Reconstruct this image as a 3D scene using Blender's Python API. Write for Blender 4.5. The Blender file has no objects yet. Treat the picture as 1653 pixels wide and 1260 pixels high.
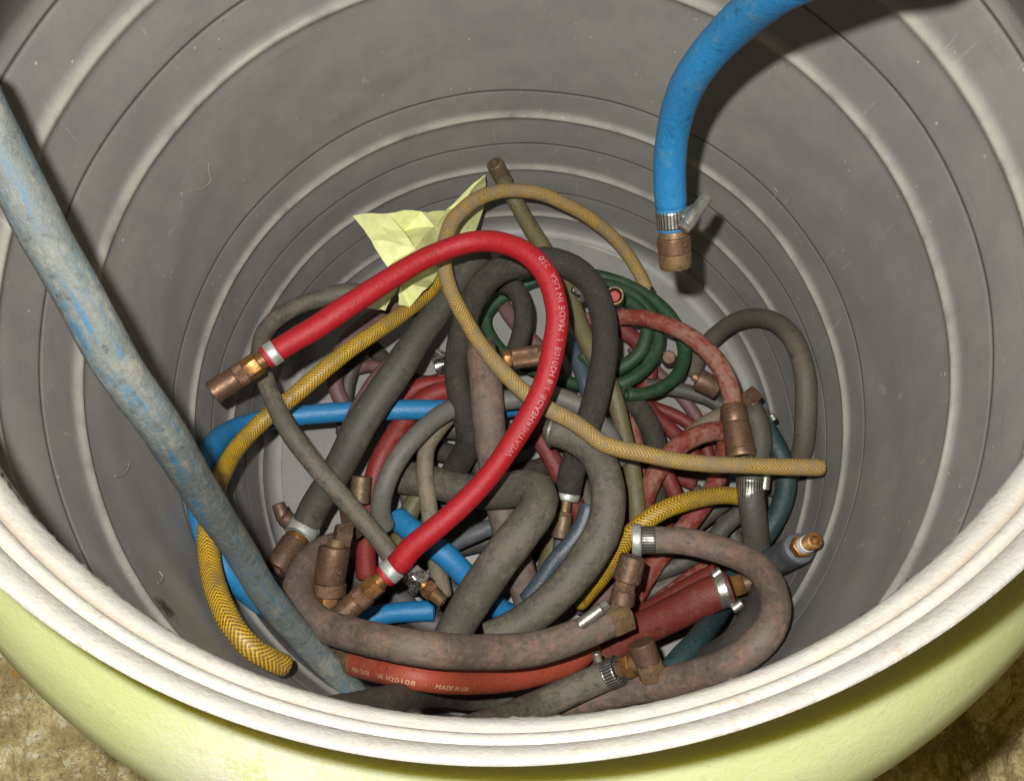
import bpy, bmesh, math, random
from mathutils import Vector, Matrix
random.seed(7)
scene = bpy.context.scene
COL = scene.collection

HOSES = [
 {'key': 'blue_hang', 'mat': 'blue_dusty', 'r': 0.01036, 'p': [[0.1073, 0.07109, -0.22574], [0.10634, 0.07546, -0.22028], [0.10542, 0.07946, -0.2144], [0.10466, 0.08319, -0.20829], [0.10408, 0.08669, -0.20205], [0.10374, 0.08982, -0.19552], [0.10349, 0.09251, -0.18861], [0.10332, 0.0947, -0.18127], [0.10332, 0.09635, -0.17352], [0.10343, 0.09747, -0.1654], [0.10368, 0.09806, -0.15697], [0.10413, 0.09808, -0.14834], [0.10489, 0.09755, -0.13958], [0.10592, 0.09663, -0.13093], [0.10724, 0.09554, -0.12267], [0.10878, 0.09442, -0.11488], [0.11046, 0.0933, -0.10755], [0.11222, 0.09198, -0.10035], [0.11393, 0.09027, -0.0931], [0.11553, 0.08806, -0.08562], [0.11698, 0.0854, -0.07798], [0.1183, 0.0824, -0.07022], [0.1195, 0.07916, -0.0625], [0.12062, 0.07571, -0.05488], [0.12166, 0.07218, -0.04738], [0.12272, 0.06866, -0.04021], [0.12393, 0.06527, -0.03357], [0.12536, 0.06213, -0.02764], [0.12698, 0.05942, -0.02234], [0.12872, 0.05698, -0.01758], [0.13054, 0.0548, -0.01319], [0.13238, 0.05272, -0.00904], [0.13423, 0.05071, -0.00507], [0.13605, 0.04866, -0.00123], [0.13784, 0.04662, 0.00246], [0.13966, 0.04452, 0.00602], [0.14148, 0.04239, 0.00938], [0.14336, 0.04018, 0.01257], [0.14521, 0.038, 0.0156], [0.14706, 0.03581, 0.01854], [0.14882, 0.03363, 0.02142], [0.15047, 0.03147, 0.02436], [0.1904, 0.0448, 0.0392], [0.224, 0.056, 0.0448], [0.2632, 0.07, 0.0224], [0.3024, 0.084, -0.0336], [0.3136, 0.0924, -0.14]], 'label': 'thick blue hose hanging into the drum from above with a screw clamp and brass end', 'hf': 'hang', 'hp': [0.11228, 0.03786, -0.25424], 'ex': [('screw_housing', 'cyl', 'steel', [0.11384, 0.05123, -0.22152], [0.12916, 0.0698, -0.21601], 0.00476, 0.0042), ('housing_base', 'hex', 'steel', [0.11252, 0.05718, -0.2241], [0.12415, 0.06367, -0.22222], 0.00616, 0.00504), ('screw_head', 'hex', 'steel', [0.11185, 0.04872, -0.2208], [0.11399, 0.0517, -0.21992], 0.00504, 0.00504)]},
 {'key': 'left_dirty', 'mat': 'blue_grime', 'r': 0.00994, 'p': [[-0.308, 0.028, -0.098], [-0.2884, 0.0224, -0.0224], [-0.2576, 0.014, 0.028], [-0.2268, 0.0084, 0.0448], [-0.2021, 0.01576, -0.00176], [-0.20196, 0.01383, -0.00442], [-0.2018, 0.01184, -0.00708], [-0.20163, 0.0098, -0.00977], [-0.20146, 0.00776, -0.01249], [-0.20124, 0.00563, -0.01518], [-0.20096, 0.00344, -0.01786], [-0.20062, 0.00118, -0.0205], [-0.2002, -0.0012, -0.02307], [-0.19964, -0.0037, -0.02548], [-0.19891, -0.00633, -0.02775], [-0.19804, -0.0091, -0.02988], [-0.19706, -0.0119, -0.03192], [-0.19611, -0.01473, -0.03399], [-0.19524, -0.01753, -0.0362], [-0.19449, -0.0203, -0.03856], [-0.19379, -0.02307, -0.04099], [-0.19312, -0.02582, -0.04351], [-0.19236, -0.02853, -0.04606], [-0.19155, -0.03128, -0.04864], [-0.19062, -0.03399, -0.05121], [-0.18964, -0.03671, -0.05379], [-0.18864, -0.03945, -0.05642], [-0.18766, -0.04222, -0.05908], [-0.18665, -0.045, -0.06177], [-0.1857, -0.04785, -0.06454], [-0.1848, -0.05074, -0.06731], [-0.1839, -0.0537, -0.07011], [-0.18304, -0.0567, -0.07294], [-0.18217, -0.05972, -0.07582], [-0.1813, -0.06275, -0.07876], [-0.18043, -0.0658, -0.08179], [-0.17956, -0.0688, -0.08495], [-0.17864, -0.07176, -0.08826], [-0.17763, -0.0747, -0.09162], [-0.17651, -0.07759, -0.09503], [-0.17528, -0.08044, -0.09853], [-0.17402, -0.08327, -0.10217], [-0.17282, -0.08602, -0.10612], [-0.17181, -0.0887, -0.11049], [-0.17105, -0.09131, -0.11553], [-0.17069, -0.09386, -0.12132], [-0.17069, -0.09635, -0.12799], [-0.17108, -0.09878, -0.13546], [-0.17175, -0.10122, -0.1437], [-0.17262, -0.10368, -0.15263], [-0.17363, -0.10623, -0.16201], [-0.17466, -0.10889, -0.17178], [-0.17564, -0.11166, -0.18183], [-0.17657, -0.11458, -0.19211], [-0.17738, -0.11757, -0.20266], [-0.17814, -0.12068, -0.21356], [-0.17881, -0.1239, -0.22476], [-0.1794, -0.12732, -0.23612], [-0.17982, -0.13096, -0.24744], [-0.18001, -0.13488, -0.25841], [-0.17996, -0.13908, -0.26888], [-0.17976, -0.14361, -0.27874], [-0.1794, -0.14846, -0.28806], [-0.17886, -0.1535, -0.29719], [-0.17811, -0.15859, -0.30638], [-0.17707, -0.16363, -0.31592], [-0.17576, -0.16867, -0.32584], [-0.17427, -0.17374, -0.33608], [-0.17256, -0.17889, -0.34633], [-0.17058, -0.18413, -0.35636], [-0.16825, -0.1895, -0.36579], [-0.16548, -0.19494, -0.37453], [-0.16237, -0.20034, -0.38293], [-0.15904, -0.20577, -0.39138], [-0.15565, -0.21134, -0.39995], [-0.15207, -0.217, -0.40832], [-0.14829, -0.22277, -0.41625], [-0.1444, -0.22865, -0.42378], [-0.14034, -0.23467, -0.43078], [-0.13611, -0.24074, -0.43705], [-0.13166, -0.24688, -0.44268], [-0.12712, -0.25304, -0.44794], [-0.1225, -0.25922, -0.45312], [-0.1178, -0.2655, -0.45828]], 'label': 'grimy grey-blue hose leaning straight down the left inside wall of the drum'},
 {'key': 'red_top', 'mat': 'red_bright', 'r': 0.00924, 'p': [[-0.18942, 0.03041, -0.35834], [-0.18273, 0.03455, -0.35834], [-0.17595, 0.03858, -0.35837], [-0.16906, 0.04253, -0.3584], [-0.16226, 0.04659, -0.35843], [-0.15554, 0.0509, -0.35843], [-0.1489, 0.05541, -0.35846], [-0.1423, 0.06006, -0.35865], [-0.13572, 0.06479, -0.35902], [-0.12914, 0.06961, -0.35969], [-0.12253, 0.07456, -0.36058], [-0.11589, 0.0796, -0.3617], [-0.1092, 0.08467, -0.36296], [-0.10245, 0.08974, -0.36428], [-0.09559, 0.09478, -0.36562], [-0.08865, 0.09979, -0.36691], [-0.08154, 0.10466, -0.36809], [-0.07426, 0.10926, -0.36918], [-0.0667, 0.11332, -0.37016], [-0.05888, 0.11676, -0.37092], [-0.0509, 0.11978, -0.37128], [-0.04278, 0.12228, -0.37111], [-0.03444, 0.12373, -0.37038], [-0.02596, 0.12379, -0.36896], [-0.01742, 0.12247, -0.3668], [-0.0091, 0.11964, -0.36434], [-0.00109, 0.11561, -0.36198], [0.00658, 0.11105, -0.36002], [0.01355, 0.10559, -0.35879], [0.01957, 0.0992, -0.35826], [0.02475, 0.0922, -0.35818], [0.02906, 0.08476, -0.3584], [0.03212, 0.0768, -0.35904], [0.03405, 0.06871, -0.36011], [0.0355, 0.06068, -0.36162], [0.03626, 0.05275, -0.36355], [0.03581, 0.04491, -0.36568], [0.03433, 0.03718, -0.36784], [0.03265, 0.02946, -0.36988], [0.03077, 0.02173, -0.37178], [0.02873, 0.01406, -0.37366], [0.02643, 0.00647, -0.37554], [0.02366, -0.00095, -0.37738], [0.02033, -0.00815, -0.37918], [0.01655, -0.01512, -0.38088], [0.01246, -0.02198, -0.38242], [0.00818, -0.02873, -0.3838], [0.00375, -0.03545, -0.38489], [-0.00081, -0.04211, -0.38567], [-0.00552, -0.04872, -0.38612], [-0.01022, -0.05533, -0.38637], [-0.0149, -0.06191, -0.38651], [-0.0198, -0.06829, -0.38657], [-0.02495, -0.07442, -0.3866], [-0.03027, -0.08036, -0.3866], [-0.03573, -0.08607, -0.3866], [-0.04138, -0.09153, -0.3866], [-0.04721, -0.0968, -0.3866], [-0.05312, -0.10189, -0.38662], [-0.05911, -0.10685, -0.38679], [-0.06518, -0.11161, -0.38716], [-0.0714, -0.1162, -0.38786], [-0.07767, -0.12071, -0.38898], [-0.08403, -0.12513, -0.39049], [-0.09013, -0.12989, -0.39236], [-0.09492, -0.13577, -0.39455], [-0.10055, -0.14101, -0.39628]], 'label': 'bright red hose with white lettering arching over the top of the pile', 'hf': 'redA', 'hp': [-0.24066, -0.00358, -0.3584], 'tf': 'redB', 'tp': [-0.1493, -0.18068, -0.40169]},
 {'key': 'tan_braid', 'mat': 'braid_tan', 'r': 0.00728, 'p': [[0.25861, -0.07036, -0.4368], [0.24959, -0.07011, -0.43537], [0.24058, -0.06989, -0.43392], [0.23159, -0.06964, -0.43246], [0.22266, -0.06936, -0.43095], [0.21372, -0.06899, -0.42941], [0.20482, -0.0686, -0.42781], [0.19597, -0.06818, -0.42624], [0.18715, -0.06782, -0.4247], [0.17842, -0.06748, -0.42333], [0.16974, -0.06706, -0.42218], [0.1612, -0.06639, -0.42126], [0.15277, -0.06546, -0.42064], [0.14442, -0.06437, -0.42031], [0.13616, -0.063, -0.42017], [0.12799, -0.06132, -0.42011], [0.1199, -0.05933, -0.42006], [0.11183, -0.05712, -0.42], [0.1038, -0.05482, -0.42], [0.0957, -0.05267, -0.42014], [0.08761, -0.0506, -0.42056], [0.07963, -0.04799, -0.42118], [0.07207, -0.0443, -0.4219], [0.06527, -0.0392, -0.42263], [0.059, -0.03329, -0.42347], [0.05264, -0.02736, -0.42442], [0.04575, -0.02198, -0.42552], [0.03844, -0.01716, -0.42661], [0.031, -0.01252, -0.4275], [0.02369, -0.00753, -0.42809], [0.01652, -0.00232, -0.42848], [0.00974, 0.00347, -0.42865], [0.00342, 0.00983, -0.42862], [-0.00266, 0.01649, -0.4286], [-0.00857, 0.02341, -0.42857], [-0.01434, 0.03052, -0.42862], [-0.01994, 0.03791, -0.42876], [-0.02528, 0.04561, -0.42902], [-0.03041, 0.05365, -0.42941], [-0.03514, 0.06205, -0.42988], [-0.03956, 0.07073, -0.43033], [-0.04388, 0.07952, -0.43075], [-0.04816, 0.0884, -0.43106], [-0.05222, 0.09741, -0.43126], [-0.05578, 0.10671, -0.43137], [-0.05866, 0.11634, -0.43148], [-0.06073, 0.12631, -0.43168], [-0.06177, 0.13667, -0.43212], [-0.0616, 0.14731, -0.43296], [-0.06031, 0.1582, -0.43434], [-0.0581, 0.16926, -0.43624], [-0.05457, 0.18021, -0.43879], [-0.04886, 0.1902, -0.44212], [-0.04203, 0.19956, -0.44598], [-0.0345, 0.2084, -0.45021], [-0.02604, 0.2161, -0.45483], [-0.0168, 0.22238, -0.45973], [-0.00708, 0.22744, -0.46477], [0.00291, 0.23097, -0.47006], [0.01305, 0.23332, -0.47552], [0.0233, 0.23509, -0.48104], [0.03346, 0.23579, -0.48692], [0.04332, 0.2352, -0.49333], [0.05295, 0.23386, -0.50022], [0.06258, 0.23232, -0.5075], [0.07232, 0.23075, -0.51512], [0.08196, 0.22879, -0.52315], [0.09131, 0.22624, -0.53164], [0.10038, 0.22313, -0.54043], [0.10926, 0.21952, -0.54939], [0.11771, 0.21521, -0.55838], [0.12547, 0.21, -0.56725], [0.13261, 0.20392, -0.57574], [0.13916, 0.19704, -0.58352], [0.14501, 0.18917, -0.5903], [0.14986, 0.18026, -0.59581], [0.15422, 0.17063, -0.59998]], 'label': 'dirty tan braided hose from a small brass end to a cut end at far right', 'tf': 'small', 'tp': [0.16579, 0.15145, -0.6048], 'oh': 1},
 {'key': 'yellow_left', 'mat': 'braid_gold', 'r': 0.00756, 'p': [[-0.06919, 0.1449, -0.47877], [-0.07445, 0.13406, -0.47393], [-0.08036, 0.12407, -0.46908], [-0.08677, 0.11494, -0.46432], [-0.09366, 0.10674, -0.45976], [-0.10074, 0.09915, -0.4555], [-0.10788, 0.09195, -0.45156], [-0.11505, 0.08518, -0.44794], [-0.12228, 0.07871, -0.4447], [-0.12944, 0.07249, -0.44184], [-0.13664, 0.06653, -0.4394], [-0.14372, 0.06062, -0.43728], [-0.15067, 0.05463, -0.43543], [-0.15742, 0.04852, -0.43383], [-0.16405, 0.04242, -0.43243], [-0.1706, 0.03632, -0.43131], [-0.17707, 0.03024, -0.43042], [-0.18348, 0.02419, -0.42977], [-0.18992, 0.01823, -0.42932], [-0.19645, 0.01249, -0.42896], [-0.20314, 0.007, -0.42862], [-0.20978, 0.00154, -0.42834], [-0.21633, -0.00395, -0.42792], [-0.22252, -0.00977, -0.42714], [-0.22812, -0.01607, -0.4256], [-0.23302, -0.02288, -0.42291], [-0.23694, -0.03032, -0.41871], [-0.23962, -0.03847, -0.41269], [-0.24105, -0.04726, -0.40502], [-0.24122, -0.05653, -0.39609], [-0.24044, -0.066, -0.38646], [-0.23909, -0.07538, -0.37691], [-0.23764, -0.08448, -0.36826], [-0.23626, -0.09321, -0.36089], [-0.23506, -0.10158, -0.35501], [-0.23388, -0.10968, -0.35036], [-0.23237, -0.11757, -0.34656], [-0.23019, -0.12536, -0.34303], [-0.22744, -0.13297, -0.33942], [-0.22453, -0.1405, -0.33547], [-0.22123, -0.14787, -0.33121], [-0.21731, -0.15498, -0.32673], [-0.213, -0.16184, -0.32228], [-0.20846, -0.16845, -0.31805], [-0.20376, -0.17475, -0.31427], [-0.19897, -0.18068, -0.31128], [-0.19426, -0.18631, -0.30937], [-0.1897, -0.19158, -0.30892], [-0.18514, -0.19634, -0.31016], [-0.18068, -0.20054, -0.31332], [-0.17618, -0.20404, -0.31811], [-0.17181, -0.20726, -0.32427], [-0.16741, -0.21031, -0.33116]], 'label': 'golden braided hose curving down the left side to a cut end by the rim', 'ot': 1},
 {'key': 'yellow_right', 'mat': 'braid_gold', 'r': 0.00812, 'p': [[0.20924, -0.08568, -0.50148], [0.19911, -0.0833, -0.49563], [0.18869, -0.08252, -0.49039], [0.17833, -0.08313, -0.48588], [0.16817, -0.08456, -0.48202], [0.15828, -0.08644, -0.47872], [0.14868, -0.08868, -0.476], [0.13933, -0.09131, -0.4739], [0.13031, -0.09436, -0.47247], [0.12177, -0.09806, -0.47197], [0.11379, -0.10242, -0.4725], [0.10634, -0.10721, -0.47415], [0.09943, -0.11242, -0.47709], [0.09321, -0.11813, -0.4814], [0.08812, -0.12466, -0.48717], [0.08341, -0.13143, -0.49389], [0.07871, -0.13824, -0.50126], [0.07389, -0.1451, -0.50901], [0.06849, -0.15165, -0.51688], [0.06266, -0.15803, -0.52475], [0.05662, -0.16442, -0.53259], [0.0504, -0.17083, -0.54046]], 'label': 'short golden braided hose arching over the right side of the pile'},
 {'key': 'grey_loop_left', 'mat': 'grey', 'r': 0.00812, 'p': [[-0.13138, 0.12852, -0.48437], [-0.14081, 0.13104, -0.4832], [-0.15036, 0.13269, -0.48188], [-0.15994, 0.13308, -0.48023], [-0.16929, 0.13166, -0.4783], [-0.17814, 0.12802, -0.47606], [-0.18668, 0.12398, -0.47314], [-0.19502, 0.1199, -0.46956], [-0.203, 0.11528, -0.46556], [-0.21042, 0.10956, -0.46136], [-0.21717, 0.10293, -0.4569], [-0.22308, 0.09531, -0.4522], [-0.22775, 0.08644, -0.44736], [-0.23069, 0.07633, -0.4424], [-0.23114, 0.06518, -0.43747], [-0.22935, 0.05376, -0.43263], [-0.2263, 0.04259, -0.42798], [-0.22229, 0.03192, -0.42378], [-0.21787, 0.02181, -0.4202], [-0.21339, 0.01226, -0.41745], [-0.20896, 0.00316, -0.41549], [-0.2046, -0.00552, -0.41426], [-0.20017, -0.01383, -0.41362], [-0.19547, -0.0217, -0.41339], [-0.19048, -0.02923, -0.41345], [-0.18528, -0.03646, -0.41367], [-0.17993, -0.04346, -0.41404], [-0.17452, -0.05029, -0.41465], [-0.16918, -0.05698, -0.41546], [-0.16377, -0.06356, -0.41642], [-0.15834, -0.07006, -0.41745], [-0.15288, -0.07652, -0.41838], [-0.14742, -0.08302, -0.4191], [-0.14188, -0.08949, -0.41961], [-0.13628, -0.09596, -0.41986], [-0.1307, -0.10245, -0.41997], [-0.12522, -0.10895, -0.42], [-0.1199, -0.1155, -0.42], [-0.11469, -0.12211, -0.42006], [-0.1099, -0.12891, -0.4202], [-0.10424, -0.13502, -0.4202]], 'label': 'thin grey hose looping up behind the red hose end at the left', 'tf': 'chrome', 'tp': [-0.06625, -0.16951, -0.42], 'ex': [('clamp_bolt', 'cyl', 'chrome', [-0.09105, -0.14752, -0.41234], [-0.08725, -0.15149, -0.41356], 0.00392, 0.00392)]},
 {'key': 'grey_thick_diag', 'mat': 'grey_dark', 'r': 0.01456, 'p': [[-0.03083, 0.18169, -0.50229], [-0.0378, 0.17245, -0.4996], [-0.0439, 0.16265, -0.49711], [-0.04914, 0.1524, -0.49484], [-0.05424, 0.14218, -0.49249], [-0.05956, 0.13224, -0.48994], [-0.06521, 0.12261, -0.48714], [-0.07098, 0.1132, -0.48418], [-0.07666, 0.10391, -0.48121], [-0.08221, 0.09472, -0.47846], [-0.08764, 0.08579, -0.47608], [-0.09293, 0.07697, -0.47418], [-0.09789, 0.06818, -0.47284], [-0.10262, 0.05953, -0.47202], [-0.10763, 0.05118, -0.47152], [-0.11287, 0.04318, -0.47121], [-0.11824, 0.03539, -0.47113], [-0.12362, 0.02775, -0.47132], [-0.12897, 0.02016, -0.4718], [-0.13429, 0.01268, -0.47267], [-0.13961, 0.00526, -0.47387], [-0.14476, -0.00216, -0.47547], [-0.14963, -0.00972, -0.47748], [-0.1542, -0.01742, -0.47989], [-0.15868, -0.02509, -0.48272], [-0.16341, -0.03262, -0.48602], [-0.16853, -0.0399, -0.4898], [-0.17396, -0.04701, -0.49406], [-0.17962, -0.05404, -0.49862], [-0.18561, -0.0609, -0.50327], [-0.19174, -0.06773, -0.50775], [-0.19726, -0.07504, -0.51184], [-0.20174, -0.08294, -0.51528], [-0.20667, -0.09066, -0.51738]], 'label': 'thick dark grey hose running diagonally down left to a brown brass coupler', 'tf': 'diag', 'tp': [-0.22624, -0.13185, -0.49434], 'ex': [('elbow_ball', 'ball', 'copper_dark', [-0.22337, -0.0832, -0.51504], [-0.22337, -0.0832, -0.51504], 0.0084, 0.0084), ('stub', 'cyl', 'copper_dark', [-0.23091, -0.06822, -0.51049], [-0.22631, -0.08308, -0.51499], 0.00616, 0.00672)]},
 {'key': 'mauve_beside', 'mat': 'mauve', 'r': 0.00784, 'p': [[-0.11077, 0.08047, -0.50184], [-0.1162, 0.07199, -0.50173], [-0.12219, 0.06404, -0.50145], [-0.12897, 0.05687, -0.50098], [-0.13549, 0.04959, -0.50064], [-0.14115, 0.04164, -0.50067], [-0.14622, 0.03335, -0.50106], [-0.151, 0.02503, -0.5019], [-0.15565, 0.01677, -0.50327], [-0.16022, 0.00854, -0.5052], [-0.16442, 0.00025, -0.50775], [-0.16828, -0.00809, -0.51094], [-0.17214, -0.01641, -0.51461], [-0.17601, -0.02467, -0.5187], [-0.17976, -0.03298, -0.52324], [-0.18334, -0.04136, -0.52816], [-0.1867, -0.04981, -0.53334], [-0.19004, -0.05832, -0.53866]], 'label': 'pinkish mauve hose lying along the left side of the thick diagonal grey hose'},
 {'key': 'blue_loop', 'mat': 'blue', 'r': 0.01008, 'p': [[0.00983, 0.02898, -0.55482], [-0.00053, 0.02783, -0.55138], [-0.01081, 0.02671, -0.54802], [-0.02097, 0.0257, -0.5448], [-0.03108, 0.02475, -0.54177], [-0.04113, 0.02383, -0.53892], [-0.0511, 0.02304, -0.53614], [-0.06101, 0.02243, -0.53334], [-0.07084, 0.02195, -0.53046], [-0.08058, 0.02164, -0.52752], [-0.09027, 0.02139, -0.52469], [-0.09993, 0.02122, -0.5222], [-0.10962, 0.02108, -0.52021], [-0.11934, 0.02094, -0.51876], [-0.12908, 0.02083, -0.51775], [-0.13882, 0.02072, -0.51694], [-0.14857, 0.02052, -0.51601], [-0.1582, 0.02022, -0.51481], [-0.16769, 0.01968, -0.51313], [-0.17704, 0.01896, -0.51108], [-0.18628, 0.01803, -0.50882], [-0.19547, 0.017, -0.50649], [-0.2046, 0.01599, -0.50431], [-0.21372, 0.01498, -0.50232], [-0.22282, 0.01383, -0.50053], [-0.23181, 0.01238, -0.49868], [-0.24046, 0.01042, -0.49613], [-0.24842, 0.00767, -0.49202], [-0.25525, 0.00367, -0.48549], [-0.26062, -0.00176, -0.47611], [-0.26438, -0.00862, -0.46402], [-0.26639, -0.01711, -0.45032], [-0.26676, -0.02688, -0.43646], [-0.26569, -0.03738, -0.42344], [-0.26359, -0.04802, -0.41182], [-0.26093, -0.05835, -0.40177], [-0.2583, -0.06824, -0.39312], [-0.25595, -0.07764, -0.38573], [-0.25332, -0.08672, -0.37962], [-0.24996, -0.09534, -0.37486], [-0.2464, -0.10352, -0.37145], [-0.24296, -0.1113, -0.3694], [-0.23971, -0.11866, -0.3687], [-0.2364, -0.12561, -0.36952], [-0.23279, -0.13191, -0.37178], [-0.22912, -0.1377, -0.37548], [-0.22568, -0.14322, -0.38063], [-0.22224, -0.14832, -0.38716], [-0.21885, -0.15308, -0.39514], [-0.21574, -0.15772, -0.4046], [-0.21274, -0.16209, -0.41566], [-0.20975, -0.16601, -0.42851], [-0.20689, -0.16962, -0.44352], [-0.20418, -0.17301, -0.4606], [-0.20135, -0.17604, -0.47928], [-0.1981, -0.17864, -0.49862], [-0.19398, -0.18071, -0.51705], [-0.18855, -0.18172, -0.53253], [-0.18183, -0.18133, -0.5439], [-0.17408, -0.17982, -0.55096], [-0.16551, -0.17786, -0.55437], [-0.15638, -0.17598, -0.55544], [-0.14694, -0.17444, -0.55535], [-0.13737, -0.17293, -0.55468], [-0.12774, -0.17184, -0.55398], [-0.11808, -0.17136, -0.55359], [-0.10842, -0.1713, -0.5535], [-0.09881, -0.17139, -0.55373], [-0.08921, -0.17142, -0.55406]], 'label': 'bright blue hose looping round the left side of the pile under the golden hose'},
 {'key': 'blue_short', 'mat': 'blue_dusty', 'r': 0.0112, 'p': [[-0.11992, -0.08518, -0.52097], [-0.11194, -0.09243, -0.5164], [-0.10408, -0.09946, -0.51215], [-0.0961, -0.10598, -0.50845], [-0.08803, -0.11189, -0.50574], [-0.08022, -0.11763, -0.50448], [-0.07291, -0.12351, -0.50487], [-0.06636, -0.12986, -0.50702], [-0.06037, -0.13647, -0.51086], [-0.05438, -0.14297, -0.5159], [-0.04838, -0.14949, -0.52189], [-0.04242, -0.15604, -0.52867], [-0.03629, -0.1626, -0.536], [-0.02982, -0.16898, -0.54362], [-0.0226, -0.17472, -0.55107], [-0.01417, -0.17903, -0.55779], [-0.0056, -0.18343, -0.56392], [0.00294, -0.18805, -0.56952], [0.01159, -0.19272, -0.57473]], 'label': 'short scuffed blue hose passing under the grey kinked hose at the bottom centre'},
 {'key': 'grey_arc', 'mat': 'grey_light', 'r': 0.00952, 'p': [[-0.12701, -0.09635, -0.49994], [-0.12939, -0.08884, -0.49218], [-0.12911, -0.08089, -0.48502], [-0.12684, -0.07291, -0.47905], [-0.12384, -0.06493, -0.47463], [-0.12046, -0.05695, -0.47183], [-0.11654, -0.04903, -0.4704], [-0.11203, -0.04127, -0.47009], [-0.10707, -0.03366, -0.47068], [-0.10164, -0.02621, -0.47211], [-0.09573, -0.01898, -0.47424], [-0.08949, -0.0119, -0.47706], [-0.08291, -0.00493, -0.48051], [-0.07588, 0.00174, -0.4844], [-0.06826, 0.00776, -0.48832], [-0.06, 0.01274, -0.49199], [-0.05116, 0.01652, -0.49512], [-0.04192, 0.01907, -0.49759], [-0.03242, 0.02047, -0.49946], [-0.02282, 0.0208, -0.50072], [-0.01319, 0.02072, -0.50098], [-0.00353, 0.02097, -0.4998], [0.00594, 0.02192, -0.49717], [0.01537, 0.02246, -0.49367], [0.02481, 0.02136, -0.49022], [0.03408, 0.0191, -0.48742], [0.04298, 0.01576, -0.48572], [0.05149, 0.01159, -0.48527], [0.05958, 0.00686, -0.48611], [0.067, 0.00137, -0.48801], [0.07339, -0.0051, -0.49098], [0.07949, -0.0117, -0.4947], [0.08576, -0.01814, -0.49932], [0.09089, -0.02517, -0.5052], [0.09408, -0.03298, -0.51223], [0.09668, -0.04096, -0.51996]], 'label': 'smooth light grey hose arching across the centre under the bright red hose'},
 {'key': 'grey_big_loop', 'mat': 'grey', 'r': 0.01484, 'p': [[0.03394, -0.0217, -0.46105], [0.0425, -0.02537, -0.45889], [0.05046, -0.03024, -0.45671], [0.05762, -0.0362, -0.45447], [0.0639, -0.04306, -0.4522], [0.06896, -0.05088, -0.45004], [0.07244, -0.0595, -0.44806], [0.07437, -0.06854, -0.44626], [0.07521, -0.07767, -0.44478], [0.07504, -0.08674, -0.44366], [0.07406, -0.09565, -0.4429], [0.0723, -0.10433, -0.44254], [0.06955, -0.11264, -0.44243], [0.06566, -0.12046, -0.44251], [0.06093, -0.12771, -0.44274], [0.0558, -0.13462, -0.44321], [0.05051, -0.14134, -0.444], [0.04497, -0.14781, -0.445], [0.03923, -0.15403, -0.44618], [0.03318, -0.15999, -0.44744], [0.02682, -0.16559, -0.44878], [0.02027, -0.17094, -0.4503], [0.01355, -0.17606, -0.45198], [0.00661, -0.18094, -0.45382], [-0.00064, -0.18539, -0.4557], [-0.00818, -0.18942, -0.45735], [-0.01596, -0.19298, -0.45864], [-0.024, -0.19597, -0.45945], [-0.03209, -0.19888, -0.46001]], 'label': 'thick dusty grey hose bowing right of centre from a wire clamp down to the bottom', 'hf': 'wire', 'hp': [0.02296, -0.0177, -0.46354]},
 {'key': 'rust_vertical', 'mat': 'redgrey', 'r': 0.01484, 'p': [[-0.03279, 0.07227, -0.4895], [-0.03147, 0.06068, -0.48552], [-0.03013, 0.04928, -0.48157], [-0.02895, 0.03814, -0.47793], [-0.02814, 0.02733, -0.47496], [-0.0278, 0.01708, -0.47328], [-0.02755, 0.00736, -0.4732], [-0.02716, -0.00179, -0.4748], [-0.02674, -0.01053, -0.47802], [-0.02626, -0.01893, -0.48255], [-0.02576, -0.02719, -0.48801], [-0.02517, -0.03539, -0.494], [-0.02444, -0.04365, -0.50011], [-0.0236, -0.05205, -0.50576], [-0.02262, -0.06068, -0.51055], [-0.02139, -0.06952, -0.51416], [-0.01982, -0.07854, -0.5166], [-0.01798, -0.08761, -0.51822], [-0.01593, -0.09666, -0.51954], [-0.01375, -0.10562, -0.52091], [-0.01137, -0.11446, -0.52265], [-0.00885, -0.1232, -0.52492], [-0.0063, -0.13188, -0.52769], [-0.00386, -0.14056, -0.53088], [-0.00146, -0.14924, -0.53438], [0.0009, -0.15795, -0.53805], [0.00302, -0.16674, -0.54177], [0.00498, -0.17559, -0.5455]], 'label': 'thick worn red-grey hose standing vertically behind the bright red hose'},
 {'key': 'grey_kinked', 'mat': 'grey', 'r': 0.01624, 'p': [[-0.14087, -0.04026, -0.55465], [-0.12958, -0.04102, -0.5479], [-0.1185, -0.04242, -0.54158], [-0.10769, -0.04494, -0.53592], [-0.09719, -0.04794, -0.53071], [-0.08691, -0.05118, -0.52573], [-0.07689, -0.05485, -0.52066], [-0.06709, -0.05897, -0.5154], [-0.05734, -0.06283, -0.50971], [-0.04754, -0.06597, -0.50372], [-0.03783, -0.06854, -0.4977], [-0.0282, -0.07028, -0.4914], [-0.0187, -0.0709, -0.48434], [-0.00941, -0.07098, -0.47611], [-0.00034, -0.07134, -0.46659], [0.00846, -0.07252, -0.45648], [0.0154, -0.07837, -0.44789], [0.01635, -0.08781, -0.44145], [0.01302, -0.09652, -0.43677], [0.00781, -0.10377, -0.43358], [0.00216, -0.11035, -0.43182], [-0.00333, -0.11682, -0.43131], [-0.00885, -0.12312, -0.43176], [-0.01428, -0.12936, -0.43296], [-0.01957, -0.13566, -0.43481], [-0.02475, -0.14202, -0.43725], [-0.0299, -0.1484, -0.44022], [-0.03506, -0.15478, -0.44355], [-0.04021, -0.16122, -0.44722], [-0.04528, -0.16778, -0.45105], [-0.05018, -0.17447, -0.45486], [-0.05488, -0.18136, -0.45842], [-0.0595, -0.1883, -0.46158], [-0.06395, -0.19536, -0.46435], [-0.06832, -0.20244, -0.4669]], 'label': 'thick grey hose bent sharply back on itself at the centre of the pile'},
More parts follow.
